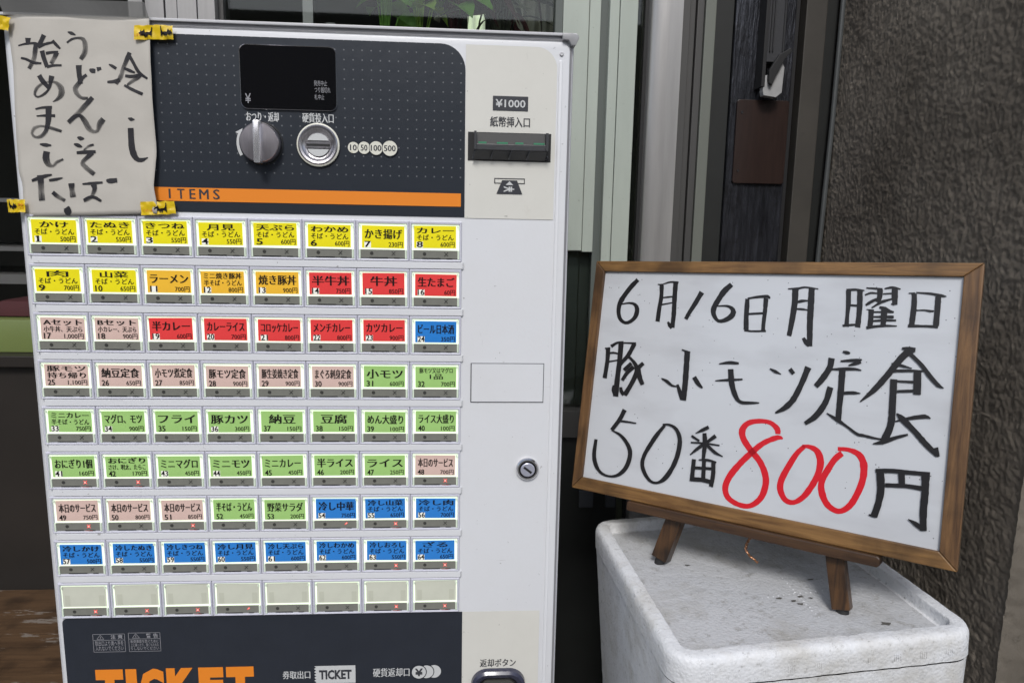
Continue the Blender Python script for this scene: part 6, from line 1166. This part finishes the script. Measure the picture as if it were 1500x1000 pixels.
# sliding door right of the window
dr = empty('sliding_door', (.70, WY, 0), 'pale green sliding door with a tall glass strip between the machine and the whiteboard', 'door')
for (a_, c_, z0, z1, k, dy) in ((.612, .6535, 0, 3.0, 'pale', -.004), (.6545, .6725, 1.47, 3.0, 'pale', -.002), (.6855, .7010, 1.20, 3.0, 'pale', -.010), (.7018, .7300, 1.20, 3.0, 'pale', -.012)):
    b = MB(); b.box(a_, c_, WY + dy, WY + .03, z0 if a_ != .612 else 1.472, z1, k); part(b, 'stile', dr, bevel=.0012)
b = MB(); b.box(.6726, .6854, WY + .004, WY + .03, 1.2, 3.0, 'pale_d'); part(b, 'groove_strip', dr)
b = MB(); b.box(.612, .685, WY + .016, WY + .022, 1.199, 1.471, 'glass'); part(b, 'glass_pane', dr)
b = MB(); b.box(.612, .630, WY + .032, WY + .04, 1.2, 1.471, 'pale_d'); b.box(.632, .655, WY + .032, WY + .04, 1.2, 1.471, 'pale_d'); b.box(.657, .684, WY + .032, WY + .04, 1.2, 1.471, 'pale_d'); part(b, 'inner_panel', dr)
b = MB(); b.box(.610, .732, WY - .008, WY + .03, 1.150, 1.198, 'alu_d'); part(b, 'middle_rail', dr, bevel=.001)
b = MB(); b.box(.610, .732, WY + .004, WY + .03, 0, 1.149, 'dark'); part(b, 'kick_panel', dr)
b = MB()
for zc in (1.02,): 
    b.box(.665, .690, WY - .002, WY + .004, zc, zc + .03, 'capdark'); b.box(.712, .730, WY - .002, WY + .004, zc, zc + .03, 'capdark')
part(b, 'finger_pull', dr)
b = MB(); b.box(.7308, .7440, WY + .014, WY + .018, 1.2, 3.0, 'glass'); part(b, 'glass_pane', dr)
# metal jamb
jb = empty('metal_jamb', (.80, WY, 0), 'grey aluminium jamb with vertical grooves beside the sliding door', 'door frame')
b = MB(); pj = [(.7500, .42), (.7500, WY - .016)] + [(.7500 + .030 * (1 - math.cos(R_(q * 9))), WY - .016 - .014 * math.sin(R_(q * 9))) for q in range(1, 11)] + [(.7975, WY - .030), (.7975, .42)]
nj = len(pj); b.add([(x, y, z) for z in (0, 3.1) for x, y in pj], [(i, (i + 1) % nj, (i + 1) % nj + nj, i + nj) for i in range(nj)] + [tuple(range(nj))[::-1], tuple(range(nj, 2 * nj))], 'alu'); part(b, 'jamb_strip', jb, smooth=True)
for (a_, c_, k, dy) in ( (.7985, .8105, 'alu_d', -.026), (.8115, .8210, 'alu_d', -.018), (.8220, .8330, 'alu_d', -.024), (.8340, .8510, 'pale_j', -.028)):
    b = MB(); b.box(a_, c_, WY + dy, WY + .04, 0, 3.1, k); part(b, 'jamb_strip', jb, bevel=.0012)
b = MB(); b.box(.7445, .8520, WY + .0, WY + .045, 0, 3.1, 'slotblack'); part(b, 'jamb_core', jb)
# dark panel, varnished post, plate, tan post
b = MB(); b.box(.8525, .8860, WY - .010, WY + .04, 0, 3.1, 'dark'); tag(b.build('grey_panel', bevel=.001), 'dark grey flat panel between the aluminium jamb and the varnished post', 'panel')
wp = empty('varnished_post', (.93, WY, 0), 'glossy dark varnished wooden post with a brown plate screwed on', 'post')
b = MB(); b.box(.8870, .9860, WY - .016, WY + .04, 0, 3.1, 'dwood'); part(b, 'post', wp, bevel=.002)
p0, p1 = (0.8886,1.7190), (0.9801,1.5870)
b = MB(); prism(b, rrect(.897, .9830, p1[1], p0[1], .004, 4), WY - .0215, WY - .0162, 'bplate'); pl = part(b, 'plate', wp, bevel=.0008)
b = MB()
for (x, z) in ((.9050, p0[1] - .020), (.9050, p1[1] + .020)): b.ring(x, z, [(.0022, WY - .0216), (.0020, WY - .0228), (.0002, WY - .0226)], 'slotblack', 12)
sub(b, 'screw', pl)
# cable trunking with a broken white end above the plate
tk = empty('cable_trunking', (.945, .37, 1.70), 'dark glossy cable trunking on the varnished post, ending in torn white plastic', 'trunking')
t_top = 2.6
q0 = (0.9147,1.7239)
b = MB(); b.box(.9245, .9300, WY - .045, WY - .017, 1.735, t_top, 'slotblack'); b.box(.9302, .9620, WY - .034, WY - .017, 1.775, t_top, 'plastic')
for xx in (.9325, .9375, .9420, .9580): b.box(xx, xx + .0016, WY - .037, WY - .0338, 1.79, t_top, 'plastic')
part(b, 'channel', tk, bevel=.0005)
M['tornwhite'] = mat('torn_white_plastic', (.36, .36, .36), .5, var=.15, vscale=60)
b = MB(); prism(b, [(.9280, 1.728), (.9300, 1.722), (.9500, 1.7195), (.9590, 1.727), (.9605, 1.765), (.9570, 1.772), (.9520, 1.764), (.9470, 1.769), (.9440, 1.757), (.9380, 1.738), (.9340, 1.742), (.9335, 1.753), (.9290, 1.752)], WY - .044, WY - .030, 'tornwhite'); part(b, 'torn_end', tk, bevel=.0008)
b = MB(); prism(b, [(.934, 1.740), (.939, 1.736), (.943, 1.748), (.956, 1.775), (.9680, 1.788), (.9650, 1.793), (.9480, 1.783), (.940, 1.770), (.933, 1.758)], WY - .052, WY - .0445, 'slotblack'); part(b, 'black_clip', tk, bevel=.0008)
b = MB(); b.box(.9870, .9990, WY + .002, WY + .04, 0, 3.1, 'slotblack'); tag(b.build('recess_strip'), 'near-black recessed strip between the varnished post and the tan post', 'panel')
b = MB(); b.box(1.0355, 1.0650, WY + .004, WY + .04, 0, 3.1, 'dark'); tag(b.build('recess_strip'), 'dark recessed strip between the tan post and the thin pipe', 'panel')
b = MB(); b.box(1.0000, 1.0345, WY - .020, WY + .04, 0, 3.1, 'tan'); tag(b.build('tan_post', bevel=.0015), 'narrow tan painted post left of the thin grey pipe', 'post')

# ------------------------------------------------------------------ inside the shop
M['iwall'] = mat('dim_interior_wall', (.10, .10, .085), .8, var=.2, vscale=2)
M['ifloor'] = mat('dark_interior_floor', (.05, .045, .04), .6)
b = MB()
b.box(-2.0, 1.06, 3.0, 3.1, 0, 2.9, 'iwall'); tag(b.build('wall_inside_back'), kind='structure')
b = MB(); b.box(-2.1, -2.0, .3, 3.1, 0, 2.9, 'iwall'); tag(b.build('wall_inside_left'), kind='structure')
b = MB(); b.box(1.062, 1.15, .451, 3.1, 0, 2.9, 'iwall'); tag(b.build('wall_inside_right'), kind='structure')
b = MB(); b.box(-2.1, 1.15, .46, 3.1, 2.905, 3.0, 'iwall'); tag(b.build('ceiling'), kind='structure')
b = MB(); b.box(-2.0, 1.05, .46, 2.99, .004, .012, 'ifloor'); tag(b.build('floor'), kind='structure')
b = MB(); b.box(-2.1, 1.5, .451, .62, 3.11, 4.6, 'iwall'); tag(b.build('shop_facade'), 'plain shop facade above the window', 'facade')

# plants on the sill
M['leafg'] = mat('green_leaf', (.18, .42, .06), .45, var=.3, vscale=30, spec=.4)
M['leafl'] = mat('light_green_leaf', (.38, .62, .10), .45, var=.25, vscale=30)
M['leafr'] = mat('dark_red_leaf', (.075, .022, .026), .4, var=.3, vscale=30)
M['leafn'] = mat('narrow_striped_leaf', (.13, .14, .10), .45, var=.4, vscale=30)
M['pot'] = mat('terracotta_pot', (.22, .09, .05), .7, var=.1)
M['sill'] = mat('sill_board', (.12, .11, .09), .6, var=.15)
PZ = 1.772
shf = empty('window_shelf', (.34, .66, .012), 'shelf board just inside the shop window, under the potted plants', 'shelf')
b = MB(); b.box(.08, .605, WY + .05, WY + .42, PZ - .0205, PZ - .0005, 'sill'); part(b, 'shelf_board', shf)
for xx in (.09, .585):
    for yy in (WY + .10, WY + .36): b = MB(); b.box(xx, xx + .02, yy, yy + .02, .0125, PZ - .0210, 'sill'); part(b, 'leg', shf)
def leafmesh(l, w_, k, curl, fold=.25, lob=0):
    b = MB(); n = 8; vs = []
    for i in range(n + 1):
        t = i / n; ww = w_ * math.sin(math.pi * min(1, t ** .75 * .97 + .03)) * (1 + lob * math.sin(t * 20))
        z = -curl * t * t * l
        vs += [(t * l, -ww / 2, z + abs(ww) * fold), (t * l, 0, z), (t * l, ww / 2, z + abs(ww) * fold)]
    fs = []
    for i in range(n):
        a = i * 3; fs += [(a, a + 1, a + 4, a + 3), (a + 1, a + 2, a + 5, a + 4)]
    b.add(vs, fs, k); return b
def plant(cx, cy, h, spread, k, nleaf, l, w_, seed, label, lob=0, curl=.5, kinds=None):
    rg = random.Random(seed); base = Vector((cx, cy, PZ))
    t = empty('potted_plant', tuple(base), label, 'plant', 'potted plants inside the window')
    b = MB(); n = 18; vs = []; pr_ = [(.026, 0), (.034, .055), (.036, .055), (.036, .064), (.031, .064), (.030, .052), (.001, .052)]
    for r, z in pr_:
        for i in range(n): vs.append((cx + r * math.cos(2 * math.pi * i / n), cy + r * math.sin(2 * math.pi * i / n), PZ + z))
    b.add(vs, [(j * n + i, j * n + (i + 1) % n, (j + 1) * n + (i + 1) % n, (j + 1) * n + i) for j in range(len(pr_) - 1) for i in range(n)] + [tuple(range(n))[::-1]], 'pot'); part(b, 'pot', t, smooth=True)
    ms = [leafmesh(l, w_, kk, curl, .2, lob).build('leaf').data for kk in (kinds or [k])]
    for o_ in [o for o in COL.objects if o.name.startswith('leaf') and o.parent is None]: bpy.data.objects.remove(o_)
    st = MB()
    for i in range(nleaf):
        f = (i + .5) / nleaf; az = i * 2.4 + rg.uniform(-.3, .3); rr_ = spread * (.25 + .75 * rg.random()); zz_ = h * (.35 + .65 * f) + rg.uniform(-.01, .01)
        p = Vector((cx + rr_ * math.cos(az) * .5, cy + rr_ * math.sin(az) * .4, PZ + .05 + zz_))
        tube(st, [(cx + .004 * math.cos(az), cy + .004 * math.sin(az), PZ + .04), (cx + rr_ * .2 * math.cos(az), cy + rr_ * .15 * math.sin(az), PZ + .02 + zz_ * .6), tuple(p)], .0013, kinds[0] if kinds else k, 5)
        me = ms[i % len(ms)]; o_ = bpy.data.objects.new('leaf', me); COL.objects.link(o_); o_.parent = t; o_.location = p - base
        o_.rotation_euler = (rg.uniform(-.5, .5) + .9 * (-1 if math.sin(az) > 0 else 1) * .6, rg.uniform(-.5, .6), az + rg.uniform(-.3, .3)); s = rg.uniform(.7, 1.25); o_.scale = (s, s, s)
    part(st, 'stem', t, smooth=True)
plant(.315, .55, .155, .05, 'leafg', 16, .045, .034, 2, 'leafy green potted plant behind the glass, leftmost of the plants in the window', .12)
plant(.375, .56, .165, .06, 'leafl', 20, .050, .040, 5, 'light green lobed potted plant behind the glass, right of the leafy green one', .22, kinds=['leafl', 'leafg'])
plant(.437, .54, .160, .05, 'leafr', 18, .058, .046, 9, 'dark red leaved potted plant in the middle of the window', .06, kinds=['leafr', 'leafr', 'leafg'])
plant(.520, .56, .140, .07, 'leafn', 22, .085, .014, 12, 'narrow leaved potted plant behind the glass, rightmost of the plants', 0, .9, kinds=['leafn', 'leafr'])
M['curt'] = mat('grey_beige_curtain', (.36, .35, .30), .8, var=.08)
M['blind'] = mat('glowing_pale_blind', (.75, .78, .66), .5, emis=.45, ecol=(.9, 1, .75))  # emission makes the cloth itself glow as a bright streak
def folded(x0, x1, y, z0, z1, k, nf, amp):
    b = MB(); n = nf * 8; vs = []
    for i in range(n + 1):
        x = x0 + (x1 - x0) * i / n; yy = y + amp * math.sin(i / 8 * 2 * math.pi)
        vs += [(x, yy, z0), (x, yy, z1)]
    b.add(vs, [(2 * i, 2 * i + 2, 2 * i + 3, 2 * i + 1) for i in range(n)], k); return b
tag(folded(.560, .680, .80, .012, 2.88, 'curt', 5, .008).build('curtain', smooth=True), 'hanging grey beige curtain behind the right end of the shop window', 'curtain')
tag(folded(.462, .500, .86, .012, 2.88, 'blind', 2, .006).build('curtain', smooth=True), 'narrow pale glowing curtain edge glimpsed between the plants', 'curtain')

# left side: table, counter with dishes, shelf
M['oldtable'] = wood_mat('worn_brown_table', (.060, .032, .015), (.12, .068, .033), .45, 0, 5)
def worn():
    m = M['oldtable']; n = m.node_tree; L = n.links; p = n.nodes['Principled BSDF']; src = p.inputs['Base Color'].links[0].from_socket
    tc = n.nodes.new('ShaderNodeTexCoord'); mp = n.nodes.new('ShaderNodeMapping'); mp.inputs['Scale'].default_value = (3, 12, 1); L.new(tc.outputs['Object'], mp.inputs[0])
    t = n.nodes.new('ShaderNodeTexNoise'); t.inputs['Scale'].default_value = 2.4; t.inputs['Detail'].default_value = 9; t.inputs['Roughness'].default_value = .7; L.new(mp.outputs[0], t.inputs[0])
    r = n.nodes.new('ShaderNodeMapRange'); r.inputs[1].default_value = .58; r.inputs[2].default_value = .60; r.inputs[4].default_value = .8; L.new(t.outputs[0], r.inputs[0])
    mx = n.nodes.new('ShaderNodeMix'); mx.data_type = 'RGBA'; L.new(r.outputs[0], mx.inputs[0]); L.new(src, mx.inputs[6]); mx.inputs[7].default_value = (.24, .21, .18, 1); L.new(mx.outputs[2], p.inputs['Base Color'])
worn()
tb = empty('worn_table', (-.5, .5, .012), 'low worn brown table with peeling varnish at the lower left, beside the machine', 'table')
b = MB(); b.box(-1.2, -.065, .10, .70, .69, .72, 'oldtable'); part(b, 'table_top', tb, bevel=.003)
for (x, y) in ((-1.15, .14), (-.12, .14), (-1.15, .64), (-.12, .64)):
    b = MB(); b.box(x, x + .04, y, y + .04, .0125, .6895, 'oldtable'); part(b, 'leg', tb)
M['ibrown'] = mat('dark_brown_counter', (.022, .018, .015), .45, var=.2, vscale=4)
M['steel'] = mat('kitchen_steel', (.35, .35, .34), .35, .8, var=.1)
ct = empty('serving_counter', (-.7, 1.0, .012), 'dark brown serving counter inside the shop, left of the machine', 'counter')
b = MB(); b.box(-1.9, .05, .80, 1.25, .0125, 1.19, 'ibrown'); part(b, 'counter_body', ct)
b = MB(); b.box(-1.92, .06, .78, 1.27, 1.1905, 1.215, 'ibrown'); part(b, 'counter_top', ct, bevel=.002)
M['lime'] = mat('yellow_green_plastic', (.15, .19, .06), .35, var=.06)
M['redp'] = mat('red_cloth', (.05, .008, .010), .8, var=.3)
z_a, z_b, z_c = (-0.5127,1.2294)[1], (-0.5076,1.2878)[1], (-0.5393,1.3254)[1]
def rblock(name, x0, x1, y0, y1, z0, z1, k, label, cat, r=.006, top=0):
    b = MB(); b.add([(x0, y0, z0), (x1, y0, z0), (x1, y1, z0), (x0, y1, z0), (x0 + top, y0 + top, z1), (x1 - top, y0 + top, z1), (x1 - top, y1 - top, z1), (x0 + top, y1 - top, z1)], [(3, 2, 1, 0), (4, 5, 6, 7), (0, 1, 5, 4), (1, 2, 6, 5), (2, 3, 7, 6), (3, 0, 4, 7)], k)
    return tag(b.build(name, bevel=r, smooth=True), label, cat)
rblock('green_tray', -.62, -.12, .82, 1.05, 1.2155, z_b, 'lime', 'yellow green plastic tray on the counter left of the machine', 'tray', .004, .008)
rblock('red_bundle', -.60, -.13, .86, 1.03, z_b + .0005, z_c, 'redp', 'dark red bundle resting on the yellow green tray', 'bundle', .012, .012)
# steel shelf and kitchen ware
k1 = (-0.8880,1.3362); k0 = (-0.8906,1.3066)
sh_ = empty('kitchen_shelf', (-.8, 1.6, .012), 'dim steel kitchen shelf behind the counter, left of the machine', 'shelf')
for (y0, y1) in ((402, 418), (352, 366)):
    pass
za, zb = k1[1], k0[1]
b = MB(); b.box(-1.6, 0.0, 1.5, 1.9, zb, za, 'steel'); part(b, 'shelf_board', sh_)
s2 = (-0.8808,1.4200)[1]; s3 = (-0.8819,1.4075)[1]
b = MB(); b.box(-1.6, 0.0, 1.5, 1.9, s3, s2, 'steel'); part(b, 'shelf_board', sh_)
s4 = (-0.9286,1.5548)[1]
b = MB(); b.box(-1.6, 0.0, 1.5, 1.9, s4, s4 + .012, 'steel'); part(b, 'shelf_board', sh_)
for x in (-1.6, -.03):
    for y in (1.5, 1.87):
        b = MB(); b.box(x, x + .03, y, y + .03, .0125, 2.2, 'steel'); part(b, 'shelf_post', sh_)
M['potm'] = mat('dented_pot_metal', (.22, .21, .20), .35, .7, var=.3, vscale=30)
def panpot(x, y, z, r, h, label):
    b = MB(); n = 24; pr_ = [(r * .9, 0), (r, h * .15), (r, h), (r * 1.05, h), (r * 1.05, h + .004), (r * .93, h + .004), (r * .9, h * .2), (.001, h * .15)]; vs = []
    for q, zz in pr_:
        for i in range(n): vs.append((x + q * math.cos(2 * math.pi * i / n), y + q * math.sin(2 * math.pi * i / n), z + .0005 + zz))
    b.add(vs, [(j * n + i, j * n + (i + 1) % n, (j + 1) * n + (i + 1) % n, (j + 1) * n + i) for j in range(len(pr_) - 1) for i in range(n)] + [tuple(range(n))[::-1]], 'potm')
    return tag(b.build('cooking_pot', smooth=True), label, 'pot', 'cooking pots on the kitchen shelf')
panpot(-.50, 1.66, s2, .050, .055, 'dented metal cooking pot on the middle shelf, partly hidden by the machine edge')
panpot(-.64, 1.62, s2, .058, .070, 'larger dim metal cooking pot at the left frame edge on the middle shelf')
rblock('label_box', -.75, -.50, 1.52, 1.75, s4 + .0125, s4 + .085, 'alu_d', 'grey box with a grille on the upper kitchen shelf', 'box', .003)
rblock('bottle_case', -.75, -.51, 1.60, 1.80, s4 + .090, s4 + .26, 'ibrown', 'dark case stacked above the grey box on the kitchen shelf', 'case', .004)

# unseen block added behind the camera to darken reflections of the low sky
M['across'] = mat('brown_blocker', (.07, .062, .055), .7, var=.2, vscale=1)
M['acrossw'] = mat('dark_blocker_window', (.02, .022, .025), .15)
ab = empty('street_blocker', (0, -9.5, 0), 'unseen brown block added across the street to darken reflections', 'light blocker')
b = MB(); b.box(-16, 3.6, -14, -9, 0, 4.4, 'across'); part(b, 'wall', ab)
for i in range(5):
    b = MB(); b.box(-14.6 + i * 3.4, -13.0 + i * 3.4, -9.04, -9.001, .9, 2.6, 'acrossw'); part(b, 'window', ab)

# tiny flat print stays joined
for o in COL.objects:
    if o.name.split('.')[0] in ('lettering', 'coin_value_marks', 'caution_marks', 'print', 'green_sensor_bar', 'clear_cap', 'sold_out_lamp', 'inner_panel', 'channel', 'wall_core', 'writing'): o['kind'] = 'stuff'
